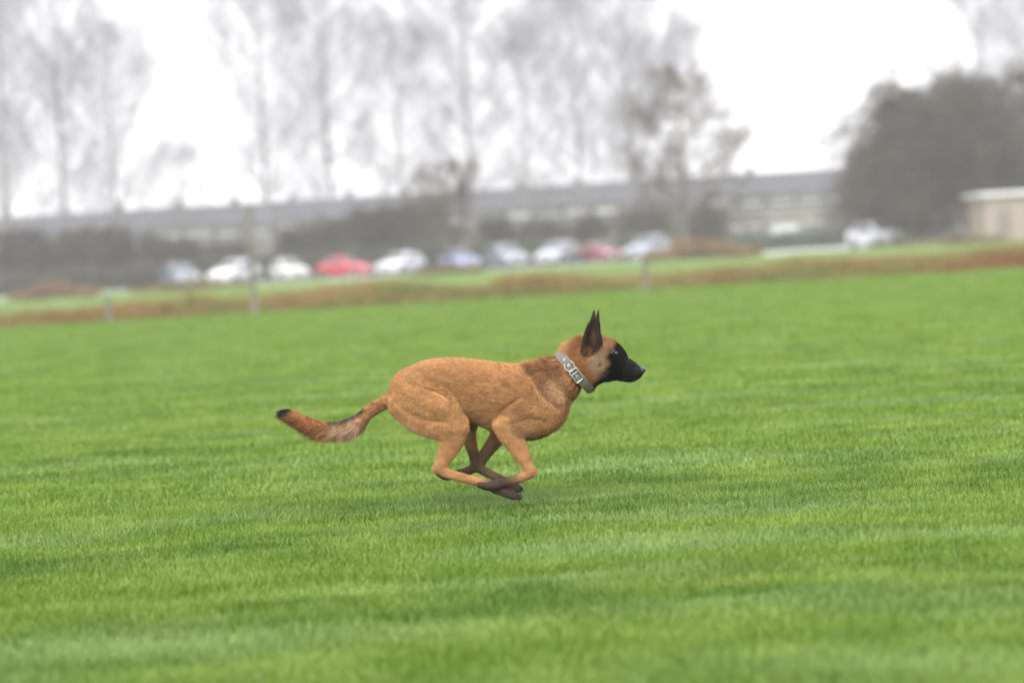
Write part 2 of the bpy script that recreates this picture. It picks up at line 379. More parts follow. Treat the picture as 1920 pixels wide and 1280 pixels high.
# the big rounded dense trees on the right
BIG = dict(n_limb=60, n_sub=11, n_twig=8, up=0.55, droop=0.55, shape='dome', trunk_r=0.34, twig_r=0.020)
place_tree('dense_tree', 'big rounded dense grey-brown tree right of the white van', 1762, 150, 51, 'twig_dark', 'bark', H=9.0, base=0.07, rad=5.0, **BIG)
place_tree('dense_tree', 'big dense grey tree behind the brick garage at the right edge', 1893, 160, 52, 'twig_dark', 'bark', H=10.2, base=0.07, rad=5.6, **BIG)
place_tree('dense_tree', 'lower dense grey tree on the left flank of the big rounded one', 1690, 163, 53, 'twig_dark', 'bark', H=6.4, base=0.05, rad=3.0, **BIG)
# leggy bare shrubs and small trees in front of the terrace
SH = [(40, 172, 3.8), (110, 168, 3.2), (185, 174, 3.7), (262, 170, 3.3), (335, 178, 2.8), (420, 176, 2.6), (560, 172, 3.0), (640, 175, 3.5), (706, 170, 3.8), (770, 174, 4.3), (935, 178, 3.0), (1020, 182, 2.8), (1110, 176, 2.7), (1215, 178, 3.2), (1330, 180, 3.0)]
SHL = ['tall bare shrub at the far left below the tree cut off by the edge', 'bare shrub at the foot of the left pale trunk', 'bare shrub left of the gap under the pale window strips',
       'bare shrub behind the left end of the parked row', 'bare shrub right behind the silver car', 'low bare shrub behind the white car beside the pale post',
       'bare shrub behind the cream hatchback', 'bare shrub behind the red car', 'tall bare shrub between the red car and the second white one', 'tallest bare shrub, left of the small brown tree',
       'low bare shrub behind the blue car', 'low bare shrub behind the first silver car right of the brown tree', 'low bare shrub behind the dark red car', 'bare shrub left of the dark twiggy tree, behind the last silver car', 'bare shrub at the left end of the green hedge']
sp = tree_proto('bare_shrub', 71, 'twig_dark', 'bark', H=4.4, base=0.03, rad=2.0, n_limb=44, n_sub=8, n_twig=7, up=0.8, trunk_r=0.06, shape='dome', twig_r=0.016)
sp2 = tree_proto('bare_shrub', 72, 'twig_dark', 'bark', H=4.0, base=0.03, rad=2.4, n_limb=44, n_sub=7, n_twig=6, up=0.6, trunk_r=0.06, shape='dome', twig_r=0.016)
for i, ((px, Y, h), lab) in enumerate(zip(SH, SHL)):
    pr = sp if i % 2 == 0 else sp2
    o = pr if i < 2 else copy_tree(pr)
    o.location = (at(px, 500, Y).x, Y, -0.01); s = h / 4.3; o.scale = (s * (1.2 + 0.25 * (i % 3)), s * 1.2, s); o.rotation_euler = (0, 0, i * 1.7); tag(o, lab, 'shrub', 'bare shrubs between the car park and the terrace')

# leafy shrubs and hedges: leaf clumps through a lumpy volume, on stems
def leafy(name, lab, cat, px, Y, L, D, H, c1, c2, n, leaf, seed, group=None, rz=0.0, box=False):
    g = np.random.default_rng(seed)
    P = []
    nb = max(3, int(L / (0.9 if not box else 0.7)))
    cx = np.linspace(-L / 2, L / 2, nb) if nb > 1 else np.array([0.0])
    k = g.integers(0, nb, n); d = g.normal(0, 1, (n, 3)); d /= np.linalg.norm(d, axis=1, keepdims=True)
    rr = (0.35 + 0.65 * g.random(n) ** 0.45)[:, None]
    hh = H * (0.82 + 0.3 * g.random(nb))[k]; 
    if not box: hh *= np.clip(1 - (cx[k] / (L / 2 + 0.5)) ** 2, 0.3, 1) ** 0.5
    pos = d * rr * np.stack([np.full(n, L / nb * 1.0 + 0.2), np.full(n, D / 2), hh * 0.5], 1); pos[:, 0] += cx[k]; pos[:, 2] += hh * 0.52
    pos = pos[pos[:, 2] > 0.02]; n = len(pos)
    a = g.normal(0, 1, (n, 3)); a /= np.linalg.norm(a, axis=1, keepdims=True); b = np.cross(a, g.normal(0, 1, (n, 3))); b /= np.linalg.norm(b, axis=1, keepdims=True)
    s = (leaf * (0.6 + 0.8 * g.random(n)))[:, None]
    V = np.stack([pos - a * s, pos + b * s * 0.5, pos + a * s, pos - b * s * 0.5], 1).reshape(-1, 3)
    Q = np.arange(n * 4).reshape(n, 4)
    r = empty(name, (at(px, 500, Y).x, Y, -0.01), rz); tag(r, lab, cat, group)
    mt = noisy('foliage', c1, c2, 1.3, 0.7, 0.2)
    np_mesh('foliage', V, Q, None, mt, r)
    ns = nb * 3; x = g.uniform(-L / 2, L / 2, ns); st = np.stack([np.stack([x, g.normal(0, D * 0.08, ns), np.zeros(ns)], 1), np.stack([x + g.normal(0, 0.2, ns), g.normal(0, D * 0.2, ns), np.full(ns, H * 0.45)], 1), np.stack([x + g.normal(0, 0.3, ns), g.normal(0, D * 0.25, ns), np.full(ns, H * 0.8)], 1)], 1)
    for q in st[::2]: np_mesh('stem', *tubes(q[None], np.array([[0.03, 0.02, 0.008]]), 5), mat=M['bark'], parent=r)
    return r
GR1, GR2 = (0.035, 0.065, 0.035), (0.07, 0.11, 0.055)
leafy('hedge', 'dark green clipped hedge left of the white van', 'hedge', 1462, 186, 8.6, 1.6, 1.35, GR1, GR2, 16000, 0.09, 91, box=True)
leafy('hedge', 'dark hedge behind the parked cars at the left', 'hedge', 130, 164, 14.0, 1.6, 1.75, (0.05, 0.05, 0.042), (0.085, 0.08, 0.065), 20000, 0.10, 92, box=True)
leafy('hedge', 'dark hedge running behind the red car and its white neighbours', 'hedge', 620, 165, 17.0, 1.6, 2.1, (0.045, 0.05, 0.04), (0.08, 0.085, 0.065), 24000, 0.10, 93, box=True)
leafy('hedge', 'greenish hedge behind the silver cars right of the small brown tree', 'hedge', 1060, 166, 14.0, 1.5, 1.75, (0.06, 0.07, 0.045), (0.10, 0.11, 0.07), 18000, 0.10, 94, box=True)
leafy('bush', 'orange-brown low bush at the foot of the dark twiggy tree', 'bush', 1318, 131, 4.2, 1.6, 1.25, (0.13, 0.085, 0.035), (0.24, 0.15, 0.07), 9000, 0.07, 95)
leafy('bush', 'reddish brown bush at the far left beyond the dry grass', 'bush', 100, 118, 2.6, 1.4, 0.95, (0.14, 0.085, 0.05), (0.22, 0.14, 0.085), 5000, 0.06, 96)
leafy('bush', 'olive brown low bush in front of the silver car', 'bush', 352, 124, 4.0, 1.3, 0.55, (0.12, 0.10, 0.04), (0.19, 0.15, 0.06), 5000, 0.06, 97)
leafy('bush', 'olive brown bush at the foot of the small brown tree', 'bush', 838, 132, 2.4, 1.2, 0.7, (0.12, 0.10, 0.05), (0.19, 0.15, 0.07), 4500, 0.06, 98)
leafy('bush', 'small brown bush on the grass right of the white van', 'bush', 1822, 128, 2.2, 1.0, 0.62, (0.13, 0.10, 0.05), (0.2, 0.15, 0.075), 3500, 0.06, 99)
leafy('bush', 'low olive bush in front of the white van', 'bush', 1712, 136, 1.8, 0.9, 0.42, (0.12, 0.12, 0.05), (0.19, 0.18, 0.08), 2500, 0.06, 100)

# ================================================================== terrace of houses
M['brick'] = noisy('grey-brown brick', (0.075, 0.064, 0.058), (0.12, 0.10, 0.09), 2.5, 0.9, 0.2)
M['render'] = noisy('pale render', (0.13, 0.125, 0.11), (0.17, 0.16, 0.14), 0.8, 0.9, 0.2)
M['slate'] = noisy('slate roof', (0.042, 0.042, 0.050), (0.065, 0.065, 0.075), 2.0, 0.85, 0.15, stretch=(1, 1, 3))
M['cladding'] = noisy('dark cladding', (0.035, 0.034, 0.036), (0.055, 0.05, 0.052), 1.5, 0.8, 0.2)
M['upvc'] = noisy('white window frame', (0.55, 0.55, 0.58), (0.62, 0.62, 0.65), 3.0, 0.4)
M['pane'], _, _b = principled('window glass', (0.05, 0.055, 0.065), 0.08, 0.8)
M['blind'] = noisy('white blind', (0.42, 0.42, 0.45), (0.5, 0.5, 0.53), 1.0, 0.8)
M['door_paint'] = noisy('door paint', (0.10, 0.13, 0.14), (0.13, 0.16, 0.17), 1.5, 0.5)
M['redbrick'] = noisy('pinkish brick', (0.235, 0.19, 0.17), (0.29, 0.24, 0.215), 3.0, 0.9, 0.2)
M['metal_grey'], _, _ = principled('grey metal', (0.4, 0.41, 0.42), 0.4, 0.5, 0.6)
M['trim_grey'] = noisy('weathered fascia paint', (0.26, 0.26, 0.27), (0.32, 0.32, 0.33), 1.0, 0.7)
HW = 6.0
def house(variant):
    r = empty('terraced_house', (0, 0, 0)); r['category'] = 'house'
    b = MB(); b.box(-HW / 2, HW / 2 - 0.01, 0, 8.6, -0.1, 3.98)
    wall = b.build('wall', M['render'] if variant in (0, 3) else M['brick'], r)
    c = MB(); c.box(-HW / 2, HW / 2 - 0.01, -0.06, 8.6, 4.10, 5.62); c.build('upper_storey', M['cladding'], r)
    rf = MB(); rf.prism([(-0.45, 5.50), (-0.45, 5.62), (4.3, 7.95), (9.05, 5.62), (9.05, 5.50), (4.3, 7.8)], -HW / 2, HW / 2 - 0.01)
    roof = rf.build('roof', M['slate'], r)
    gb = MB(); gb.prism([(0.0, 5.63), (8.55, 5.63), (4.3, 7.79)], -HW / 2 + 0.02, -HW / 2 + 0.22); gb.build('gable', M['brick'], r)
    fa = MB(); fa.box(-HW / 2, HW / 2 - 0.01, -0.16, 0.0, 3.93, 4.12); fa.build('fascia', M['trim_grey'], r)
    gt = MB(); gt.box(-HW / 2, HW / 2 - 0.01, -0.55, -0.46, 5.47, 5.60); gt.build('gutter', M['cladding'], r)
    if variant in (1, 2):
        ch = MB(); ch.box(1.6, 2.3, 4.0, 4.7, 7.6, 8.55); ch.cyl((1.8, 4.3, 8.68), 0.1, 0.26, 'z', 10); ch.cyl((2.1, 4.3, 8.68), 0.1, 0.26, 'z', 10)
        ch.build('chimney', M['brick'], roof)
    def window(x0, x1, z0, z1, yf, blind, nm='window'):
        fr = MB(); t_ = 0.09
        fr.box(x0, x1, yf - 0.05, yf + 0.02, z0, z0 + t_); fr.box(x0, x1, yf - 0.05, yf + 0.02, z1 - t_, z1)
        for x in (x0, x1 - t_, (x0 + x1 - t_) / 2): fr.box(x, x + t_, yf - 0.047, yf + 0.02, z0 + t_, z1 - t_)
        f = fr.build(nm, M['upvc'], r)
        p = MB(); p.box(x0 + 0.02, x1 - 0.02, yf - 0.025, yf + 0.005, z0 + 0.02, z1 - 0.02); p.build('pane', M['blind'] if blind else M['pane'], f)
        s = MB(); s.box(x0 - 0.08, x1 + 0.08, yf - 0.14, yf - 0.052, z0 - 0.07, z0 - 0.003); s.build('sill', M['upvc'], f)
    window(-2.6, -0.2, 4.75, 5.35, -0.06, variant in (0, 1)); window(0.4, 2.6, 4.75, 5.35, -0.06, variant in (0, 2))
    window(-2.5, 0.1, 0.95, 2.35, 0.0, variant == 3, 'window')
    d = MB(); d.box(1.2, 2.15, -0.06, 0.03, 0.0, 2.05); dr = d.build('door', M['door_paint'], r)
    h = MB(); h.box(1.28, 1.32, -0.12, -0.063, 0.98, 1.12); h.build('handle', M['metal_grey'], dr)
    po = MB(); po.box(0.95, 2.4, -0.75, -0.165, 2.35, 2.47); po.build('porch_roof', M['upvc'] if variant != 2 else M['cladding'], r)
    return r
protos = [house(v) for v in range(4)]
seq = [2, 1, 1, 2, 1, 2, 1, 2, 1, 2, 2, 1, 3, 1, 3, 2, 3, 0, 3, 1, 2, 3]
HY = 249.0
x0 = at(-90, 500, HY).x
done = set()
where = ['outside the left edge', 'at the left edge of the photo', 'behind the shrub at the far left', 'behind the left pale trunk', 'with pale window strips left of the parked row', 'behind the low pale tree above the silver car',
         'above the silver car', 'above the white car beside the pale post', 'just right of the thin pale post', 'above the cream hatchback', 'above the red car', 'above the second white car from the post', 'left of the small brown tree',
         'behind the small brown tree', 'above the blue car', 'above the first silver car right of the small brown tree', 'above the middle of the right half of the parked row', 'above the dark red car', 'behind the dark twiggy tree', 'just right of the dark twiggy tree, with bright upper windows',
         'above the green hedge, with bright upper windows', 'left of the big rounded tree, above the white van']
nH = 22
for i in range(nH):
    v = seq[i]
    o = protos[v] if v not in done else copy_tree(protos[v]); done.add(v)
    xx = x0 + HW * (i + 0.5)
    px = 960 + xx / HY * F
    o.location = (xx, HY, 0)
    tag(o, None, 'house', 'terraced houses in the long row behind the car park')
    o['_px'] = px
    near = {'x': px}
    marks = [(20, 'under the bare tree at the left edge'), (128, 'behind the left pale trunk'), (225, 'left of the gap of white sky'), (300, 'under the left side of the white sky gap'), (348, 'behind the low pale bare tree'), (430, 'left of the thin pale post, over the white car'), (520, 'right of the thin pale post'),
             (628, 'behind the tall tree over the red car'), (740, 'over the white car right of the red one'), (846, 'behind the small brown tree'), (940, 'over the gap between blue and silver cars'), (1045, 'over the second silver car right of the brown tree'), (1130, 'over the dark red car'),
             (1210, 'over the last silver car of the row'), (1290, 'behind the dark twiggy tree'), (1395, 'over the left end of the green hedge'), (1500, 'over the right end of the green hedge'), (1610, 'over the white van'), (1720, 'behind the big rounded tree'), (1830, 'behind the dense tree left of the garage'), (1920, 'behind the brick garage'), (1985, 'last but one on the right'), (2060, 'last but two at the hidden right end'), (2180, 'at the right end of the row'), (-70, 'at the left end of the row')]
    best = min(marks, key=lambda m_: abs(m_[0] - px + 0.0))
    desc = ['two-storey house with pale ground floor and white blinds', 'grey brick house with chimney and left upper blind', 'grey brick house with chimney and right upper blind', 'pale rendered house with dark upper windows'][v]
    _unused = ['first', 'second', 'third', 'fourth', 'fifth', 'sixth', 'seventh', 'eighth', 'ninth', 'tenth', 'eleventh', 'twelfth', 'thirteenth', 'fourteenth', 'fifteenth', 'sixteenth', 'seventeenth', 'eighteenth', 'nineteenth', 'twentieth', 'twenty-first', 'twenty-second']
    o['label'] = '%s house in the row, %s' % (('pale' if v in (0, 3) else 'grey brick'), best[1])
    del o['_px']
# brick garage at the right edge
GY = 139.0
gx = at(1850, 440, GY).x
g0 = empty('brick_garage', (gx, GY, 0)); tag(g0, 'low pinkish brick garage with a white flat roof edge at the right', 'garage')
b = MB(); b.box(0, 7.5, 0, 5.5, -0.05, 2.62); b.build('wall', M['redbrick'], g0)
b = MB(); b.box(-0.25, 7.75, -0.25, 5.75, 2.72, 2.80); rf = b.build('roof', M['slate'], g0)
b = MB(); b.box(-0.28, 7.78, -0.30, -0.253, 2.63, 2.86); b.box(-0.30, -0.253, -0.25, 5.75, 2.63, 2.86); b.build('fascia', M['upvc'], rf)
M['shed_door'] = noisy('brown door paint', (0.15, 0.125, 0.11), (0.19, 0.16, 0.145), 1.5, 0.6)
b = MB(); b.box(0.6, 1.5, -0.04, 0.03, 0.0, 2.0); d_ = b.build('door', M['shed_door'], g0)
b = MB(); b.box(0.68, 0.72, -0.10, -0.043, 0.95, 1.08); b.build('handle', M['metal_grey'], d_)

# posts along the ditch
M['post'] = noisy('weathered pale post', (0.12, 0.11, 0.095), (0.17, 0.155, 0.135), 6, 0.8, 0.2, stretch=(1, 1, 0.2))
def post(px, py, top, wd, lab, nm='wooden_post'):
    p = ground(px, py); h = at(px, top, p.y).z
    r = empty(nm, (p.x, p.y, 0)); tag(r, lab, 'post')
    b = MB(); b.box(-wd / 2, wd / 2, -wd / 2, wd / 2, -0.05, h - 0.03); b.build('shaft', M['post'], r, bevel=0.006)
    c = MB(); c.box(-wd / 2 - 0.012, wd / 2 + 0.012, -wd / 2 - 0.012, wd / 2 + 0.012, h - 0.03, h); c.build('cap', M['post'], r, bevel=0.008)
post(478, 590, 383, 0.10, 'tall thin pale post at the far field edge, before the white cars')
post(205, 606, 555, 0.08, 'short pale post in the dry grass at the left')
post(1212, 549, 486, 0.08, 'short pale post in the dry grass below the last silver car')

# ================================================================== cars
def paint(name, c, metal=0.0): return principled(name, c, 0.35, 0.4, metal, 0.25)[0]
M['tyre'] = noisy('tyre rubber', (0.02, 0.02, 0.02), (0.035, 0.035, 0.035), 8, 0.8)
M['rim'], _, _ = principled('alloy rim', (0.5, 0.5, 0.52), 0.3, 0.5, 0.8)
M['carglass'], _, _ = principled('car glass', (0.045, 0.05, 0.055), 0.12, 0.45)
M['plastic'] = noisy('black trim', (0.02, 0.02, 0.022), (0.035, 0.035, 0.04), 6, 0.5)
M['lamp'], _, _ = principled('headlamp glass', (0.75, 0.77, 0.8), 0.1, 0.8)
M['redlamp'], _, _ = principled('tail lamp', (0.35, 0.02, 0.02), 0.15, 0.8)
M['plate'] = noisy('number plate', (0.7, 0.68, 0.55), (0.75, 0.73, 0.6), 4, 0.5)
def car(stations, name):
    """stations: (x, half width, sill z, belt z, roof half width, roof z) front (+x) to rear"""
    r = empty(name, (0, 0, 0)); r['category'] = 'car'
    def section(st):
        x, w_, zs, zb, wr, zr = st
        return [(w_ * 0.86, zs), (w_ * 0.97, zs + 0.10), (w_, zs + 0.5 * (zb - zs)), (w_ * 0.955, zb), (wr + 0.035, zr - 0.10 if zr - zb > 0.25 else zb + (zr - zb) * 0.55), (wr * 0.82, zr - 0.012), (wr * 0.4, zr), (0, zr + 0.004)]
    S = [section(s_) for s_ in stations]; X = [s_[0] for s_ in stations]
    V = []; F_ = []; n = 15
    for x, s_ in zip(X, S):
        full = [(-y, z) for y, z in s_] + [(y, z) for y, z in s_[::-1][1:]]
        V += [(x, y, z) for y, z in full]
    m_ = len(X)
    for i in range(m_ - 1):
        for j in range(n - 1): a = i * n + j; F_.append((a, a + 1, a + n + 1, a + n))
        F_.append((i * n + n - 1, i * n, (i + 1) * n, (i + 1) * n + n - 1))
    F_.append(tuple(range(n))[::-1]); F_.append(tuple((m_ - 1) * n + k for k in range(n)))
    me = mesh_obj('body', V, F_, None, r, True); me.data.materials.append(None)
    bm = bmesh.new(); bm.from_mesh(me.data); bmesh.ops.recalc_face_normals(bm, faces=bm.faces); bm.to_mesh(me.data); bm.free()
    def S2(i, j, side, off):
        x = X[i]; y, z = S[i][j]; return [x, side * (y + off), z + off * 0.3]
    def panel(nm, corner, out, mat=M['carglass']):
        """corner: 4 points; slab proud of the body"""
        c = [Vector(p) for p in corner]; nn = (c[1] - c[0]).cross(c[3] - c[0]).normalized()
        if nn.dot(Vector(out)) < 0: nn = -nn
        ctr = sum(c, Vector()) / 4; c = [ctr + (p - ctr) * 0.90 for p in c]
        lo = [p - nn * 0.05 for p in c]; hi = [p + nn * 0.012 for p in c]
        return mesh_obj(nm, lo + hi, [(3, 2, 1, 0), (4, 5, 6, 7), (0, 1, 5, 4), (1, 2, 6, 5), (2, 3, 7, 6), (3, 0, 4, 7)], mat, r)
    iw, it, ib, ir, ie = 3, 4, 5, 7, 8     # cowl, roof front, mid pillar, roof rear, rear glass base
    def P(i, yy, z): return (X[i], yy, z)
    wf = stations[it][4]; wc = stations[iw][1] * 0.86
    def screen(nm, i0, i1, out):
        """curved glass lying on the body skin between two stations"""
        row = lambda i: [Vector((X[i], y_, z_)) for y_, z_ in ([(-a_, b_) for a_, b_ in S[i][4:]] + [(a_, b_) for a_, b_ in S[i][4:7][::-1]])]
        A0, A1 = row(i0), row(i1); o_ = Vector(out).normalized(); vv = []; ff = []; n_ = len(A0)
        for t_ in (0.05, 0.5, 0.93):
            rw = [a_.lerp(b_, t_) for a_, b_ in zip(A0, A1)]; c_ = rw[n_ // 2]
            for p_ in rw: q_ = Vector((p_.x, p_.y * 0.955, p_.z)); vv.append(q_ + o_ * 0.014)
        for r_ in range(2):
            for c_ in range(n_ - 1): a_ = r_ * n_ + c_; ff.append((a_, a_ + 1, a_ + n_ + 1, a_ + n_))
        k_ = len(vv); vv += [v_ - o_ * 0.05 for v_ in vv]; ff += [tuple(k_ + q_ for q_ in f_[::-1]) for f_ in ff]
        rim = list(range(n_)) + [2 * n_ - 1] + list(range(3 * n_ - 1, 2 * n_ - 1, -1)) + [n_]
        ff += [(a_, b_, k_ + b_, k_ + a_) for a_, b_ in zip(rim, rim[1:] + rim[:1])]
        return mesh_obj(nm, vv, ff, M['carglass'], r)
    screen('windscreen', iw, it, (0.55, 0, 0.8)); screen('rear_window', ie, ir, (-0.6, 0, 0.7))
    for sd_ in (-1, 1):
        for (i, j) in ((it, ib), (ib, ir)):
            x1 = X[i] + (0.28 if i == it else -0.02); b1 = stations[i][3]; b2 = stations[j][3]
            panel('side_window', [(x1, sd_ * stations[i][1] * 0.965, b1 + 0.01), (X[j] + 0.02, sd_ * stations[j][1] * 0.965, b2 + 0.01), (X[j] + 0.02, sd_ * (stations[j][4] + 0.045), stations[j][5] - 0.09), (X[i] - 0.02, sd_ * (stations[i][4] + 0.045), stations[i][5] - 0.09)], (0, sd_, 0.2))
        ms = MB(); ms.box(X[iw] - 0.42, X[iw] - 0.25, sd_ * 0.90 - 0.09, sd_ * 0.90 + 0.09, stations[iw][3] + 0.06, stations[iw][3] + 0.2); o = ms.build('wing_mirror', M['plastic'], r, bevel=0.03)
        for xw in (X[0] - 0.78, X[-1] + 0.75):
            a = MB(); a.cyl((xw, sd_ * 0.80, 0.34), 0.375, 0.20, 'y', 24); a.build('wheel_arch', M['plastic'], r)
            t_ = MB(); t_.cyl((xw, sd_ * 0.83, 0.315), 0.315, 0.19, 'y', 24); wl = t_.build('wheel', M['tyre'], r, bevel=0.03)
            q = MB(); q.cyl((xw, sd_ * 0.925, 0.315), 0.20, 0.02, 'y', 16); q.build('rim', M['rim'], wl)
        h = MB(); h.box(X[0] - 0.12, X[0] + 0.035, sd_ * 0.56 - 0.15, sd_ * 0.56 + 0.15, 0.60, 0.75); h.build('headlight', M['lamp'], r, bevel=0.03)
        h = MB(); h.box(X[-1] - 0.03, X[-1] + 0.12, sd_ * 0.62 - 0.10, sd_ * 0.62 + 0.10, 0.68, 0.90); h.build('tail_light', M['redlamp'], r, bevel=0.02)
    q = MB(); q.box(X[0] - 0.05, X[0] + 0.022, -0.36, 0.36, 0.56, 0.68); q.box(X[0] - 0.05, X[0] + 0.02, -0.5, 0.5, 0.27, 0.38); q.build('grille', M['plastic'], r, bevel=0.015)
    q = MB(); q.box(X[0] - 0.01, X[0] + 0.034, -0.26, 0.26, 0.42, 0.53); q.build('number_plate', M['plate'], r)
    q = MB(); q.box(X[-1] - 0.03, X[-1] + 0.01, -0.26, 0.26, 0.5, 0.61); q.build('number_plate', M['plate'], r)
    return r
HATCH = [(1.98, 0.72, 0.24, 0.62, 0.60, 0.66), (1.86, 0.82, 0.20, 0.70, 0.68, 0.76), (1.45, 0.87, 0.19, 0.78, 0.72, 0.88), (0.95, 0.88, 0.19, 0.86, 0.74, 0.98), (0.25, 0.88, 0.19, 0.91, 0.60, 1.43),
         (-0.45, 0.88, 0.19, 0.93, 0.62, 1.49), (-1.1, 0.88, 0.19, 0.96, 0.61, 1.46), (-1.42, 0.87, 0.19, 0.97, 0.58, 1.41), (-1.86, 0.84, 0.20, 0.92, 0.70, 1.02), (-1.96, 0.80, 0.24, 0.82, 0.66, 0.88), (-2.0, 0.76, 0.28, 0.74, 0.62, 0.78)]
TALLC = [(x * 1.12, w_ * 1.03, zs + 0.03, zb * 1.09, wr * 1.08, zr * (1.10 if zr > 1.2 else 1.12)) for x, w_, zs, zb, wr, zr in HATCH]
SEDAN = [(2.2, 0.74, 0.22, 0.60, 0.62, 0.63), (2.08, 0.84, 0.19, 0.68, 0.68, 0.73), (1.5, 0.88, 0.18, 0.76, 0.72, 0.84), (0.95, 0.89, 0.18, 0.82, 0.74, 0.92), (0.15, 0.89, 0.18, 0.86, 0.58, 1.36),
         (-0.5, 0.89, 0.18, 0.88, 0.60, 1.41), (-1.0, 0.89, 0.18, 0.89, 0.59, 1.38), (-1.25, 0.88, 0.18, 0.90, 0.56, 1.33), (-1.85, 0.87, 0.19, 0.88, 0.70, 0.98), (-2.15, 0.82, 0.22, 0.82, 0.66, 0.93), (-2.22, 0.78, 0.26, 0.74, 0.62, 0.80)]
CP = {'h': car(HATCH, 'hatchback_car'), 't': car(TALLC, 'estate_car'), 's': car(SEDAN, 'saloon_car')}
cu = set()
P_ = {'silver': paint('silver paint', (0.25, 0.27, 0.32), 0.4), 'grey': paint('grey-blue paint', (0.13, 0.15, 0.18), 0.3), 'white': paint('white paint', (0.56, 0.57, 0.60)), 'cream': paint('off-white paint', (0.50, 0.49, 0.46)),
      'red': paint('red paint', (0.42, 0.015, 0.03)), 'blue': paint('lavender blue paint', (0.16, 0.18, 0.33), 0.2), 'darkred': paint('dark red paint', (0.20, 0.02, 0.03)), 'pale': paint('pale silver paint', (0.34, 0.36, 0.41), 0.3)}
# px centre, base y, type, paint, heading (degrees from facing the camera), label
CARS = [(340, 529, 't', 'grey', 22, 'grey-blue estate car at the left end of the parked row'),
        (440, 527, 't', 'white', -24, 'white car right behind the thin pale post'),
        (543, 525, 'h', 'cream', 24, 'off-white hatchback directly left of the red car'),
        (652, 517, 's', 'red', 48, 'bright red car in the middle of the left half of the row'),
        (752, 508, 'h', 'white', -28, 'white hatchback between the red car and the small brown tree'),
        (862, 499, 'h', 'blue', 22, 'lavender blue hatchback just right of the small brown tree'),
        (950, 493, 't', 'silver', 20, 'silver car directly right of the blue one'),
        (1046, 488, 't', 'pale', -22, 'pale silver car directly left of the dark red one'),
        (1128, 483, 's', 'darkred', 22, 'dark red car second from the right end of the row'),
        (1215, 479, 't', 'silver', -26, 'silver car at the right end of the row by the twiggy tree'),
        (1645, 462, 't', 'white', 30, 'white car parked alone at the right before the big rounded tree')]
for px, py, ty, pc, ang, lab in CARS:
    o = CP[ty] if ty not in cu else copy_tree(CP[ty]); cu.add(ty)
    p = ground(px, py, 0.0); Y = min(max(p.y, 148.5), 160.0)
    o.location = (at(px, py, Y).x, Y, -0.004 if px < 1400 else 0.0); o.rotation_euler = (0, 0, R(-90 + ang))
    tag(o, lab, 'car', 'cars parked beyond the field')
    for ch in o.children:
        if ch.name.startswith('body'):
            ch.material_slots[0].link = 'OBJECT'; ch.material_slots[0].material = P_[pc]

# ================================================================== the dog
# The body is grown from swept elliptical limbs blended into one skin. Outline numbers are a side-view
# drawing of the dog: (along, down) in 1/580 m with the lateral offset third (minus = near side).
DS = 1.0 / 580.0
ax_u, ax_w = RT.copy(), UP.copy()
ax_u = Vector((RT.x, 0, RT.z)).normalized(); ax_w = Vector((-ax_u.z, 0, ax_u.x))
DOG_O = at(870, 960, DOG_Y)
def dw(P):
    """(N,3) drawing units (along, down, lateral) -> world"""
    P = np.atleast_2d(np.asarray(P, float))
    u = (P[:, 0] - 870) * DS; v = (960 - P[:, 1]) * DS; l = P[:, 2] * DS
    return np.stack([DOG_O.x + u * ax_u.x + v * ax_w.x, DOG_O.y + l, DOG_O.z + u * ax_u.z + v * ax_w.z], 1)
def dvec(V):
    V = np.asarray(V, float)
    return np.stack([V[:, 0] * ax_u.x - V[:, 1] * ax_w.x, V[:, 2], V[:, 0] * ax_u.z - V[:, 1] * ax_w.z], 1)
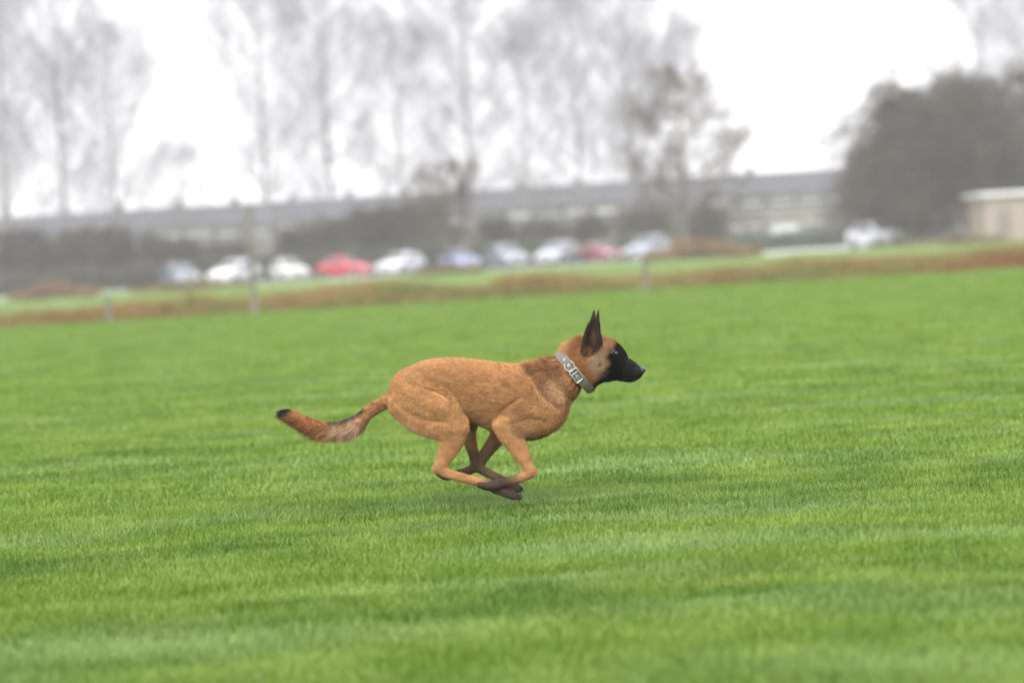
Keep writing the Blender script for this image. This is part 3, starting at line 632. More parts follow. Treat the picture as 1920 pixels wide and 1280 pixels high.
# name, blend radius, hair growth sign along the sweep, hair length, stations (x, y, lat, a in plane, b lateral)
SW = [
 ('trunk', 0, -1, 7.5, [(776, 734, 0, 45, 43), (815, 728, 0, 54, 47), (860, 729, 0, 57, 45), (905, 735, 0, 58.5, 48), (950, 747, 0, 65, 55), (986, 755, 0, 68, 57), (1010, 757, 0, 57.5, 47)]),
 ('neck', 14, -1, 14, [(1000, 738, 0, 54, 46), (1025, 719, 0, 45, 39), (1050, 708, 0, 41, 36), (1074, 692, 0, 36, 31), (1096, 682, 0, 38, 31)]),
 ('head', 9, -1, 10, [(1096, 681, 0, 40, 31), (1112, 676, 0, 42.5, 34), (1126, 672, 0, 42, 34), (1140, 676, 0, 37, 30), (1150, 680, 0, 30.5, 24), (1160, 686, 0, 23.5, 18.5), (1172, 691.5, 0, 21.5, 16.5), (1184, 695.5, 0, 18.5, 14), (1196, 696, 0, 11.5, 11)]),
 ('brow', 6, -1, 6, [(1143, 652, -15, 9, 7), (1151, 656, -16, 7, 6)]),
 ('brow', 6, -1, 6, [(1143, 652, 15, 9, 7), (1151, 656, 16, 7, 6)]),
 ('cheek', 10, -1, 9, [(1108, 692, -20, 20, 13), (1128, 690, -22, 17, 11)]),
 ('cheek', 10, -1, 9, [(1108, 692, 20, 20, 13), (1128, 690, 22, 17, 11)]),
 ('lip', 5, -1, 5, [(1158, 697, 0, 13, 17), (1175, 701, 0, 11.5, 14), (1185, 705, 0, 7.5, 9.5)]),
 ('throat', 9, 1, 13, [(1098, 704, 0, 17, 18), (1108, 716, 0, 9, 11), (1109, 724, 0, 4, 6)]),
 ('tail', 9, 1, 15, [(738, 748, 0, 16, 15), (722, 753, 0, 12.5, 12), (700, 765, 0, 11.5, 11), (680, 781, 0, 11.5, 10), (660, 795, 0, 13, 10), (635, 802, 0, 13, 9.5), (610, 803, 0, 12.5, 9), (588, 797, 0, 11, 8.5), (565, 786, 0, 9.5, 7.5), (545, 776, 0, 7.5, 6.5), (535, 772, 0, 5.5, 5)]),
 ('nape', 10, -1, 14, [(1073, 661, 0, 18, 20), (1090, 655, 0, 20, 20)]),
 ('thigh', 7, 1, 6, [(792, 733, -22, 46, 24), (818, 752, -31, 42, 22), (842, 778, -37, 32, 18), (856, 796, -38, 22, 14)]),
 ('ham', 10, 1, 6, [(763, 756, -20, 33, 24), (784, 778, -28, 29, 20), (812, 795, -34, 23, 16), (838, 802, -37, 20, 13)]),
 ('shank', 7, 1, 4.5, [(853, 800, -38, 27, 13), (847, 826, -38, 21, 11), (835, 853, -37, 14.5, 8.5), (823, 874, -36, 10, 7)]),
 ('hindfoot', 4, 1, 4, [(819, 874, -36, 8.5, 7.5), (842, 884, -36, 9, 7.5), (875, 894, -35, 8.5, 7.5), (908, 902, -34, 8.5, 8), (932, 912, -33, 10, 11)]),
 ('toe', 1.6, 1, 2, [(930, 913, -40, 8, 4.8), (950, 921, -42, 7.5, 5), (964, 928, -41, 5.5, 4.2)]),
 ('toe', 1.6, 1, 2, [(930, 911, -34, 9, 5), (956, 920, -35.5, 8, 5.2), (973, 928, -35.5, 6, 4.5)]),
 ('toe', 1.6, 1, 2, [(930, 911, -28, 9, 5), (956, 920, -27, 8, 5.2), (972, 928, -27, 6, 4.5)]),
 ('toe', 1.6, 1, 2, [(930, 913, -23, 8, 4.8), (949, 921, -20, 7.5, 5), (962, 928, -19.5, 5.5, 4.2)]),
 ('thigh', 7, 1, 6, [(800, 738, 22, 42, 24), (832, 757, 31, 38, 22), (862, 780, 35, 27, 18), (876, 792, 36, 19, 14)]),
 ('shank', 7, 1, 4.5, [(873, 796, 36, 19, 13), (880, 825, 36, 13, 10), (887, 852, 35, 9.5, 8), (891, 874, 34, 8, 7)]),
 ('hindfoot', 4, 1, 4, [(889, 875, 34, 8.5, 7.5), (905, 884, 34, 8.5, 7.5), (925, 894, 33, 8, 7.5), (944, 905, 32, 9, 10)]),
 ('toe', 1.6, 1, 2, [(942, 905, 27, 8, 5), (960, 914, 25, 7.5, 5), (971, 921, 25, 5.5, 4.2)]),
 ('toe', 1.6, 1, 2, [(942, 904, 33, 8.5, 5), (962, 912, 33, 8, 5), (976, 919, 33, 6, 4.3)]),
 ('toe', 1.6, 1, 2, [(942, 905, 39, 8, 5), (960, 914, 41, 7.5, 5), (971, 921, 41, 5.5, 4.2)]),
 ('shoulder', 9, 1, 6.5, [(1018, 718, -30, 26, 18), (1027, 748, -37, 30, 20), (1023, 772, -39, 29, 20), (1002, 785, -41, 26, 17), (966, 794, -41, 25, 15)]),
 ('foreleg', 7, 1, 4.5, [(950, 790, -41, 27, 15), (958, 810, -42, 23, 13), (970, 833, -42, 17.5, 10.5), (984, 859, -42, 12.5, 8.5), (995, 879, -42, 10, 8.5)]),
 ('pastern', 4, 1, 4, [(995, 881, -42, 10, 8.5), (978, 891, -42, 8.8, 8), (955, 898, -41, 8.2, 8), (936, 902, -40, 9, 10.5)]),
 ('toe', 1.6, 1, 2, [(937, 903, -48, 7.5, 4.8), (920, 907, -50, 7, 5), (908, 905, -49, 5, 4)]),
 ('toe', 1.6, 1, 2, [(937, 903, -42.5, 8, 5), (915, 908, -43.5, 7.5, 5), (900, 905, -43.5, 5.5, 4.2)]),
 ('toe', 1.6, 1, 2, [(937, 903, -36, 8, 5), (915, 908, -36, 7.5, 5), (900, 905, -36, 5.5, 4.2)]),
 ('toe', 1.6, 1, 2, [(937, 903, -31, 7.5, 4.8), (920, 907, -29.5, 7, 5), (908, 905, -30, 5, 4)]),
 ('shoulder', 9, 1, 6.5, [(1018, 718, 30, 26, 18), (1028, 750, 37, 30, 20), (1020, 776, 39, 28, 20), (985, 793, 40, 24, 17), (950, 806, 40, 21, 15)]),
 ('foreleg', 7, 1, 4.5, [(942, 806, 40, 20, 14), (930, 826, 40, 15, 11), (912, 850, 39, 11.5, 9), (895, 874, 38, 10, 8.5)]),
 ('pastern', 4, 1, 4, [(893, 877, 38, 9.5, 8.5), (874, 887, 38, 8.5, 8), (855, 893, 37, 9, 10)]),
 ('toe', 1.6, 1, 2, [(857, 892, 31, 7.5, 5), (838, 895, 29, 7, 5), (825, 890, 29, 5, 4)]),
 ('toe', 1.6, 1, 2, [(857, 892, 37, 8, 5), (835, 896, 37, 7.5, 5), (820, 889, 37, 5.5, 4.2)]),
 ('toe', 1.6, 1, 2, [(857, 892, 43, 7.5, 5), (838, 895, 45, 7, 5), (825, 890, 45, 5, 4)]),
 ('ear', 5, 1, 3.5, [(1109, 657, -27, 18, 9), (1110, 640, -27, 19, 8), (1110, 620, -25, 13.5, 6), (1111.5, 601, -22, 7.0, 4), (1113.5, 580, -20, 1.8, 1.8)]),
 ('ear', 5, 1, 3.5, [(1112, 655, 27, 17, 9), (1114, 640, 27, 16, 8), (1117.5, 620, 25, 10, 6), (1121, 601, 22, 5.0, 4), (1123, 581, 20, 1.6, 1.8)]),
]
CUT = [   # hollow of the ears, line of the lips
 (3, [(1106, 660, -38, 11, 11), (1108, 642, -37, 13.5, 10.5), (1110.5, 622, -32.5, 10, 8), (1113.5, 602, -27, 4.5, 5)]),
 (3, [(1113, 658, 38, 11, 11), (1114, 642, 37, 12, 10.5), (1118, 622, 32.5, 8, 8), (1121, 602, 27, 3.5, 5)]),
 (1.0, [(1199, 705, -10, 1.3, 3.5), (1186, 706.5, -14, 1.3, 3.5), (1170, 703.5, -17.5, 1.3, 3.5), (1156, 700, -20.5, 1.2, 3.0)]),
 (1.0, [(1199, 705, 10, 1.3, 3.5), (1186, 706.5, 14, 1.3, 3.5), (1170, 703.5, 17.5, 1.3, 3.5), (1156, 700, 20.5, 1.2, 3.0)]),
]
def dense(st, n=7):
    S_ = np.array(st, float); K = len(S_)
    if K < 3: n_ = 3
    else: n_ = n
    E = np.vstack([2 * S_[0] - S_[1], S_, 2 * S_[-1] - S_[-2]]); out = []
    for i in range(K - 1):
        p0, p1, p2, p3 = E[i:i + 4]
        for t in np.arange(n_) / n_:
            out.append(0.5 * (2 * p1 + (p2 - p0) * t + (2 * p0 - 5 * p1 + 4 * p2 - p3) * t * t + (3 * p1 - p0 - 3 * p2 + p3) * t ** 3))
    out.append(S_[-1]); return np.array(out)
def sweep_f(D, X, Y, Z, want=False):
    best = np.full(np.broadcast(X, Y, Z).shape, 1e3, np.float32); bt = None
    if want: bt = np.zeros(best.shape + (2,), np.float32); bs = np.zeros(best.shape, np.float32)
    for i in range(len(D) - 1):
        a, b = D[i], D[i + 1]; dx, dy = b[0] - a[0], b[1] - a[1]; L2 = dx * dx + dy * dy + 1e-9
        t = np.clip(((X - a[0]) * dx + (Y - a[1]) * dy) / L2, 0, 1)
        d2 = (X - a[0] - t * dx) ** 2 + (Y - a[1] - t * dy) ** 2; l2 = (Z - (a[2] + t * (b[2] - a[2]))) ** 2
        ra = a[3] + t * (b[3] - a[3]); rb = a[4] + t * (b[4] - a[4])
        k0 = np.sqrt(d2 / ra ** 2 + l2 / rb ** 2) + 1e-6; k1 = np.sqrt(d2 / ra ** 4 + l2 / rb ** 4) + 1e-6
        f = (k0 * (k0 - 1) / k1).astype(np.float32)
        if want:
            c = f < best; bt[c] = (dx / math.sqrt(L2), dy / math.sqrt(L2)); bs[c] = ((i + t) / (len(D) - 1) * np.ones_like(f))[c]
        best = np.minimum(best, f)
    return (best, bt, bs) if want else best
STEP = 1.7
gx_ = np.arange(518, 1222, STEP, dtype=np.float32); gy_ = np.arange(568, 944, STEP, dtype=np.float32); gz_ = np.arange(-74, 74.1, STEP, dtype=np.float32)
FLD = np.full((len(gx_), len(gy_), len(gz_)), 60.0, np.float32)
def region(D, mg):
    r_ = D[:, 3].max() + mg; q = max(D[:, 3].max(), D[:, 4].max()) + mg
    def sl(g, lo, hi): return slice(max(0, int(np.searchsorted(g, lo))), int(np.searchsorted(g, hi)))
    return sl(gx_, D[:, 0].min() - r_, D[:, 0].max() + r_), sl(gy_, D[:, 1].min() - r_, D[:, 1].max() + r_), sl(gz_, D[:, 2].min() - D[:, 4].max() - mg, D[:, 2].max() + D[:, 4].max() + mg)
DD = [dense(s_[4]) for s_ in SW]
for s_, D in zip(SW, DD):
    a, b, c = region(D, 16)
    f = sweep_f(D, gx_[a][:, None, None], gy_[b][None, :, None], gz_[c][None, None, :]); g = FLD[a, b, c]; k = s_[1]
    if k:
        h = np.clip(k - np.abs(f - g), 0, None) / k; FLD[a, b, c] = np.minimum(f, g) - h * h * k * 0.25
    else: FLD[a, b, c] = np.minimum(f, g)
for k, st in CUT:
    D = dense(st); a, b, c = region(D, 8)
    f = -sweep_f(D, gx_[a][:, None, None], gy_[b][None, :, None], gz_[c][None, None, :]); g = FLD[a, b, c]
    h = np.clip(k - np.abs(f - g), 0, None) / k; FLD[a, b, c] = np.maximum(f, g) + h * h * k * 0.25
# muscle and skin-fold relief: shallow grooves (+) and swells (-) on the flank, drawn as soft lines
def relief(st, depth, width):
    D = np.array([(x, y, -50, width, 60) for x, y in st], float); D = dense(D)
    a, b, c = region(D, width * 1.2)
    c = slice(0, len(gz_))
    X, Y = gx_[a][:, None], gy_[b][None, :]; dm = np.full((X.shape[0], Y.shape[1]), 1e3)
    for i in range(len(D) - 1):
        p, q = D[i], D[i + 1]; dx, dy = q[0] - p[0], q[1] - p[1]; t = np.clip(((X - p[0]) * dx + (Y - p[1]) * dy) / (dx * dx + dy * dy + 1e-9), 0, 1)
        dm = np.minimum(dm, np.hypot(X - p[0] - t * dx, Y - p[1] - t * dy))
    FLD[a, b, c] += (depth * np.exp(-(dm / width) ** 2 * 2.2))[:, :, None].astype(np.float32)
relief([(806, 712), (836, 722), (858, 745), (868, 772)], 3.8, 9)       # front edge of the thigh
relief([(800, 724), (828, 734), (850, 752)], 2.4, 5)
relief([(745, 752), (770, 772), (805, 784), (835, 786)], 2.8, 11)       # between the thigh muscles
relief([(770, 730), (800, 748), (830, 762)], -2.6, 16)
relief([(992, 696), (1002, 716), (1020, 740), (1044, 760)], 3.0, 10)    # shoulder blade edge
relief([(975, 742), (945, 765), (930, 786)], 4.2, 8)                   # behind the upper arm
relief([(962, 790), (990, 782), (1020, 784)], 2.8, 9)
relief([(985, 730), (975, 760), (1000, 770)], -2.2, 16)
relief([(900, 700), (895, 740), (905, 780)], 1.2, 10); relief([(922, 700), (920, 742), (930, 770)], 0.6, 8)
relief([(1152, 671), (1170, 682), (1190, 688)], 1.0, 5)
# the same field everywhere, a little skin and muscle unevenness
def surface_nets(Fv):
    nx, ny, nz = Fv.shape; s = Fv < 0
    c = [s[i:nx - 1 + i, j:ny - 1 + j, k:nz - 1 + k] for i in (0, 1) for j in (0, 1) for k in (0, 1)]
    cnt = sum(x.astype(np.int8) for x in c); act = (cnt > 0) & (cnt < 8)
    ci = np.argwhere(act); idm = np.full(act.shape, -1, np.int64); idm[act] = np.arange(len(ci))
    acc = np.zeros((len(ci), 3)); num = np.zeros(len(ci))
    corners = [(i, j, k) for i in (0, 1) for j in (0, 1) for k in (0, 1)]
    val = {q: Fv[ci[:, 0] + q[0], ci[:, 1] + q[1], ci[:, 2] + q[2]] for q in corners}
    for q in corners:
        for d in range(3):
            if q[d] == 0:
                r_ = list(q); r_[d] = 1; r_ = tuple(r_); v0, v1 = val[q], val[r_]; cr = (v0 < 0) != (v1 < 0)
                t = np.where(cr, v0 / (v0 - v1 + 1e-12), 0)
                p = np.array(q, float)[None].repeat(len(ci), 0); p[:, d] += t
                acc += p * cr[:, None]; num += cr
    V = ci + acc / num[:, None]
    Q = []
    for d in range(3):
        e1, e2 = [(1, 2), (2, 0), (0, 1)][d]
        sl0 = [slice(1, -1)] * 3; sl0[d] = slice(0, -1); sl1 = list(sl0); sl1[d] = slice(1, None)
        A_, B_ = s[tuple(sl0)], s[tuple(sl1)]; e = np.argwhere(A_ != B_)
        off = np.array([1, 1, 1]); off[d] = 0; base = e + off
        inside = A_[tuple(e.T)]
        def cell(a, b):
            q = base.copy(); q[:, e1] -= a; q[:, e2] -= b; return idm[q[:, 0], q[:, 1], q[:, 2]]
        q4 = np.stack([cell(0, 0), cell(1, 0), cell(1, 1), cell(0, 1)], 1); q4[~inside] = q4[~inside][:, ::-1]
        Q.append(q4)
    return V, np.concatenate(Q)
V, Q = surface_nets(FLD)
Q = Q[(Q >= 0).all(1)]
# one round of relaxation takes the grid stepping out
def relax(V, Q, it=2, lam=0.45):
    n = len(V); E = np.concatenate([Q[:, [0, 1]], Q[:, [1, 2]], Q[:, [2, 3]], Q[:, [3, 0]]]); E = np.concatenate([E, E[:, ::-1]])
    deg = np.bincount(E[:, 0], minlength=n)[:, None]
    for _ in range(it):
        S_ = np.stack([np.bincount(E[:, 0], V[E[:, 1], i], n) for i in range(3)], 1) / np.maximum(deg, 1); V = V + lam * (S_ - V)
    return V
V = relax(V, Q, 2)
VD = np.stack([gx_[0] + V[:, 0] * STEP, gy_[0] + V[:, 1] * STEP, gz_[0] + V[:, 2] * STEP], 1)   # drawing units

# ---- coat: fur pattern, with some highlight and shade put into the colour
def vn3(P, seed, sc):
    a = value_noise(P[:, 0] * 1.0 + P[:, 2] * 0.37 + 900, P[:, 1] + P[:, 2] * 0.61 + 900, seed, sc); b = value_noise(P[:, 1] * 0.7 + 300, P[:, 2] + P[:, 0] * 0.3 + 1900, seed + 1, sc); return a * 0.6 + b * 0.4
def ss(x, a, b):
    t = np.clip((x - a) / (b - a), 0, 1); return t * t * (3 - 2 * t)
def blob(P, x, y, rx, ry, rot=0.0, soft=0.35):
    c, s = math.cos(R(rot)), math.sin(R(rot)); dx, dy = P[:, 0] - x, P[:, 1] - y
    d = np.hypot((dx * c + dy * s) / rx, (-dx * s + dy * c) / ry); return 1 - ss(d, 1 - soft, 1 + soft)
def line(P, st, wd, soft=0.5):
    d = np.full(len(P), 1e3)
    for (x0_, y0_), (x1_, y1_) in zip(st[:-1], st[1:]):
        dx, dy = x1_ - x0_, y1_ - y0_; t = np.clip(((P[:, 0] - x0_) * dx + (P[:, 1] - y0_) * dy) / (dx * dx + dy * dy), 0, 1); d = np.minimum(d, np.hypot(P[:, 0] - x0_ - t * dx, P[:, 1] - y0_ - t * dy))
    return 1 - ss(d / wd, 1 - soft, 1 + soft)
which = np.zeros(len(VD), int); bestf = np.full(len(VD), 1e3); TAN = np.zeros((len(VD), 2)); PAR = np.zeros(len(VD))
for i, (s_, D) in enumerate(zip(SW, DD)):
    f, bt, bs = sweep_f(D, VD[:, 0], VD[:, 1], VD[:, 2], True); c = f < bestf
    which[c] = i; bestf = np.minimum(f, bestf); TAN[c] = bt[c] * s_[2]; PAR[c] = bs[c]
names = np.array([s_[0] for s_ in SW])[which]
def coat(P, nm, par):
    n1 = vn3(P, 31, 0.08)[:, None]; n2 = vn3(P, 41, 0.3)[:, None]
    C = np.tile(np.array([[0.325, 0.168, 0.072]]), (len(P), 1)) * (0.82 + 0.36 * n1) * (0.9 + 0.2 * n2) * (0.80 + 0.40 * value_noise(P[:, 0] * 0.25 + P[:, 1] * 0.1 + 400, P[:, 1] - P[:, 0] * 0.12 + P[:, 2] * 0.5 + 700, 88, 0.30)[:, None])
    def lay(c, m_):
        nonlocal C
        m_ = np.clip(np.asarray(m_), 0, 1)[:, None]; C = C * (1 - m_) + np.array([c]) * (0.85 + 0.3 * n2) * m_
    is_ = lambda *k: np.isin(nm, k).astype(float)
    trunk = is_('trunk', 'neck', 'nape', 'shoulder', 'thigh', 'ham')
    lay((0.43, 0.235, 0.108), 0.6 * trunk * ss(P[:, 1], 715, 672 + 0 * P[:, 0]))                                # highlight along the back, put into the coat colour
    lay((0.30, 0.185, 0.105), trunk * ss(P[:, 1], 772, 815) * 0.6 * (P[:, 0] < 1000) * (P[:, 0] > 880)); lay((0.225, 0.118, 0.055), trunk * 0.5 * n1[:, 0] * blob(P, 940, 770, 60, 34, 15, 0.7)); lay((0.235, 0.120, 0.052), 0.55 * is_('ham', 'thigh') * blob(P, 790, 778, 34, 11, 20, 0.7))                            # belly; shade of lower flank and thigh groove put into the coat
    lay((0.49, 0.33, 0.205), 0.75 * line(P, [(745, 795), (775, 812), (810, 826)], 14) * is_('ham', 'thigh', 'shank'))
    lay((0.15, 0.078, 0.040), 0.7 * line(P, [(1000, 690), (1012, 712), (1034, 738), (1048, 752)], 9, 0.8))     # skin-fold shade at the shoulder, painted as a dark band
    lay((0.17, 0.078, 0.036), 0.85 * blob(P, 1036, 690, 38, 26, -38, 0.6) * np.clip(0.4 + n2[:, 0], 0, 1))
    lay((0.42, 0.25, 0.14), 0.5 * blob(P, 1045, 728, 20, 26, 0, 0.6))
    head = is_('head', 'neck', 'nape', 'brow', 'cheek', 'lip', 'throat') * ss(P[:, 0], 1068, 1084)
    lay((0.235, 0.100, 0.040), 0.9 * head)
    lay((0.27, 0.180, 0.115), (0.55 + 0.4 * n2[:, 0]) * head * blob(P, 1129, 672, 17, 34, 12, 0.55))                                # grey-tan cheek
    lay((0.34, 0.24, 0.155), 0.6 * head * blob(P, 1123, 678, 13, 16, 0, 0.5))
    lay((0.27, 0.135, 0.065), 0.8 * head * blob(P, 1138, 638, 14, 8, 35, 0.5))
    lay((0.030, 0.022, 0.018), 0.85 * head * blob(P, 1128, 680, 3.2, 3.2, 0, 0.5))
    ng = (vn3(P, 61, 0.16) - 0.5) * 9 + (vn3(P, 62, 0.5) - 0.5) * 7
    edge = np.interp(P[:, 1], [630, 644, 651, 658, 668, 680, 692, 702, 712, 724], [1166, 1160, 1152, 1143, 1141, 1146, 1139, 1131, 1120, 1114])
    lay((0.008, 0.0075, 0.008), is_('head', 'brow', 'cheek', 'lip', 'throat') * ss(P[:, 0] + ng, edge - 6, edge + 5) * (P[:, 0] > 1108))
    lay((0.10, 0.095, 0.10), 0.7 * head * blob(P, 1146, 654, 5.5, 2.4, -25, 0.6))
    lay((0.22, 0.085, 0.03), 0.7 * is_('throat') * (P[:, 0] < 1112))
    ear = is_('ear'); lay((0.012, 0.009, 0.008), ear * 0.97)
    lay((0.15, 0.06, 0.022), 0.6 * ear * blob(P, 1102, 657, 8, 9, 0, 0.6) * (np.abs(P[:, 2]) > 18))
    lay((0.10, 0.04, 0.017), 0.6 * ear * blob(P, 1113, 632, 5, 11, 0, 0.6) * (np.abs(P[:, 2]) > 19))
    lay((0.20, 0.10, 0.05), 0.6 * (nm == 'head') * blob(P, 1100, 662, 12, 10, 0, 0.6))
    paw = is_('toe') ; lay((0.020, 0.016, 0.014), 0.94 * paw)
    lay((0.030, 0.021, 0.018), is_('hindfoot') * ss(par, 0.62, 0.92)); lay((0.034, 0.023, 0.019), is_('pastern') * ss(par, 0.15, 0.75) * 0.9)
    lay((0.065, 0.042, 0.030), 0.85 * is_('hindfoot', 'pastern', 'foreleg', 'shank') * (P[:, 2] > 8) * ss(P[:, 1], 815, 860))  # shade on the far-side legs, painted into the coat
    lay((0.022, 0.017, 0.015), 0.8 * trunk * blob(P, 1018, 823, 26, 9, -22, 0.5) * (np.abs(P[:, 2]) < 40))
    tl = is_('tail')
    lay((0.30, 0.145, 0.062), tl * 0.8)
    lay((0.37, 0.26, 0.165), tl * (0.5 + 0.4 * n2[:, 0]) * blob(P, 652, 803, 36, 24, -15, 0.6))
    lay((0.22, 0.085, 0.03), tl * 0.6 * blob(P, 585, 797, 38, 18, 20, 0.5))
    lay((0.016, 0.015, 0.018), tl * line(P, [(681, 768), (664, 780), (645, 789), (620, 792)], 5.0 + 3.0 * (vn3(P, 67, 0.3) - 0.5), 0.9) * (0.65 + 0.35 * n2[:, 0]))
    lay((0.014, 0.012, 0.013), tl * (1 - ss(P[:, 0] + (P[:, 1] - 772) * 0.35, 540, 553)))
    lay((0.05, 0.03, 0.02), tl * 0.6 * line(P, [(545, 787), (575, 804), (600, 815)], 5, 0.8))
    return C
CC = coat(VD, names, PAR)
def fur_material(name, hair):
    mt, t, b = principled(name, (0.3, 0.15, 0.06), 0.62 if hair else 0.7, 0.12)
    a = t.nodes.new('ShaderNodeAttribute'); a.attribute_name = 'coat'; t.links.new(a.outputs['Color'], b.inputs['Base Color'])
    b.inputs['Sheen Weight'].default_value = 0.0 if hair else 0.05
    return mt
dog = empty('dog', Vector((DOG_O.x, DOG_O.y, 0.0)))
tag(dog, 'fawn shepherd dog with black face and grey collar running in mid-stride over the grass', 'dog')
dog_inv = Vector((-DOG_O.x, -DOG_O.y, 0))
def to_local(Wp): return np.asarray(Wp) + np.array(dog_inv)
WV = to_local(dw(VD))
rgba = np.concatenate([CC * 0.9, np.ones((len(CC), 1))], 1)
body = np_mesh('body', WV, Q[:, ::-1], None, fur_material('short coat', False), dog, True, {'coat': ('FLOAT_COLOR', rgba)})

# ---- fur: short hairs rooted all over the skin, lying along the growth direction
g = np.random.default_rng(3)
NH = 420000
A, B, C_, D_ = (VD[Q[:, i]] for i in range(4))
nrm = np.cross(C_ - A, D_ - B); area = np.linalg.norm(nrm, axis=1) * 0.5; nrm /= (2 * area[:, None] + 1e-9)
# outward check
gi = np.stack([(VD[:, 0] - gx_[0]) / STEP, (VD[:, 1] - gy_[0]) / STEP, (VD[:, 2] - gz_[0]) / STEP], 1)
ctr = (A + B + C_ + D_) / 4
def sample(P):
    i = np.clip(np.round(np.stack([(P[:, 0] - gx_[0]) / STEP, (P[:, 1] - gy_[0]) / STEP, (P[:, 2] - gz_[0]) / STEP], 1)).astype(int), 0, np.array(FLD.shape) - 1); return FLD[i[:, 0], i[:, 1], i[:, 2]]
flip = sample(ctr + nrm * 3.0) < sample(ctr - nrm * 3.0); nrm[flip] *= -1
VN = np.zeros_like(VD)
for i in range(4): np.add.at(VN, Q[:, i], nrm)
VN /= np.linalg.norm(VN, axis=1, keepdims=True) + 1e-9
# growth direction, made tangent to the skin and smoothed over it
G3 = np.concatenate([TAN, np.zeros((len(TAN), 1))], 1)
tr_ = np.isin(names, ['trunk', 'shoulder', 'thigh', 'ham', 'neck']); G3[tr_] = G3[tr_] * 0.8 + np.array([-0.55, 0.28, 0.0])
G3 = relax(G3, Q, 12, 0.6); G3 -= VN * (G3 * VN).sum(1, keepdims=True); G3 /= np.linalg.norm(G3, axis=1, keepdims=True) + 1e-9
LEN = np.array([s_[3] for s_ in SW], float)[which]
LEN = np.where(names == 'head', np.interp(VD[:, 0], [1095, 1120, 1145, 1165, 1200], [15, 9, 6, 4, 3]), LEN)
LEN = np.where(names == 'brow', 5, LEN); LEN = np.where((names == 'ear') & (VD[:, 1] < 605), 1.5, LEN)
LEN = np.where(names == 'tail', 4 + 18 * ss(VD[:, 1] - np.interp(VD[:, 0], [535, 565, 588, 610, 635, 660, 680, 700, 738], [772, 788, 799, 805, 804, 795, 781, 765, 748]), -4, 9) * ss(VD[:, 0], 700, 675), LEN)
LEN = np.where((names == 'head') & (VD[:, 1] < 652) & (VD[:, 0] > 1120), 6, LEN)
LEN = relax(LEN[:, None].repeat(3, 1), Q, 6, 0.6)[:, 0] * 1.0
NOSE = np.hypot(VD[:, 0] - 1203, VD[:, 1] - 692) < 10
BAND = (np.abs((VD[:, 0] - 1074) * 0.760 - (VD[:, 1] - 691) * 0.650) < 8.4) & (np.abs((VD[:, 0] - 1074) * 0.650 + (VD[:, 1] - 691) * 0.760) < 60) & (VD[:, 0] > 1025)
EYEZ = np.hypot(VD[:, 0] - 1154.5, VD[:, 1] - 659.5) < 4.5
face_ok = ~(NOSE[Q].any(1) | EYEZ[Q].any(1) | BAND[Q].any(1))
pr = area * face_ok * np.where(ctr[:, 2] > 25, 0.6, 1.15) * np.where(ctr[:, 0] > 1095, 1.9, 1.0); pr /= pr.sum()
fi = g.choice(len(Q), NH, p=pr); uu, vv_ = g.random(NH), g.random(NH)
wts = np.stack([(1 - uu) * (1 - vv_), uu * (1 - vv_), uu * vv_, (1 - uu) * vv_], 1)
def bl(Arr): return (Arr[Q[fi]] * wts[:, :, None]).sum(1)
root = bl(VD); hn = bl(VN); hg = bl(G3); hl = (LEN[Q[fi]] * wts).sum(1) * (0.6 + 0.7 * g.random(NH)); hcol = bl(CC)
nmh = names[Q[fi][:, 0]]
jit = g.normal(0, 1, (NH, 3)) * 0.17
clump = np.stack([vn3(root, 71, 0.3), vn3(root, 73, 0.3), vn3(root, 75, 0.3)], 1) - 0.5
shag = np.where(nmh == 'tail', 1.1, np.where(np.isin(nmh, ['neck', 'throat', 'nape']), 0.8, 0.2))[:, None]
lift = np.where(nmh == 'tail', 0.42, np.where(np.isin(nmh, ['neck', 'throat', 'nape']), 0.28, 0.12))[:, None]
d0 = hg + hn * (lift + 0.12) + jit + clump * shag * 0.9; d0 /= np.linalg.norm(d0, axis=1, keepdims=True)
d1 = hg + hn * lift * 0.5 + jit * 1.3 + clump * shag * 1.1; d1 /= np.linalg.norm(d1, axis=1, keepdims=True)
under = (nmh == 'tail') & (hn[:, 1] > 0.0); d1[under] += np.array([-0.25, 0.55, 0]); d1 /= np.linalg.norm(d1, axis=1, keepdims=True)
L3 = (hl / 3)[:, None]
p0_ = root - hn * 0.6; p1_ = p0_ + d0 * L3; p2_ = p1_ + (d0 + d1) * 0.5 * L3; p3_ = p2_ + d1 * L3
HP = np.stack([p0_, p1_, p2_, p3_], 1)
HW_ = to_local(dw(HP.reshape(-1, 3)))
hrad = np.tile(np.array([0.34, 0.30, 0.20, 0.05]), (NH, 1)) * (DS * 1.0) * np.where(np.isin(nmh, ['tail', 'neck', 'trunk', 'shoulder', 'thigh', 'ham']), 1.15, 0.8)[:, None]
val = (0.74 + 0.50 * g.random(NH)) * (0.88 + 0.24 * vn3(root, 79, 0.4)); sable = (g.random(NH) < 0.14) & np.isin(nmh, ['neck', 'tail', 'shoulder']); val[sable] *= 0.35
hc = bpy.data.hair_curves.new('fur'); hc.add_curves([4] * NH)
hc.attributes['position'].data.foreach_set('vector', HW_.astype(np.float32).ravel())
ra = hc.attributes.get('radius') or hc.attributes.new('radius', 'FLOAT', 'POINT'); ra.data.foreach_set('value', hrad.astype(np.float32).ravel())
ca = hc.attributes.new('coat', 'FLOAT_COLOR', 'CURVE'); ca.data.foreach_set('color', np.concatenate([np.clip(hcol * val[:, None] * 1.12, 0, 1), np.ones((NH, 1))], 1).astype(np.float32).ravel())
hc.materials.append(fur_material('fur hairs', True))
fur = bpy.data.objects.new('fur', hc); COL.objects.link(fur); fur.parent = dog

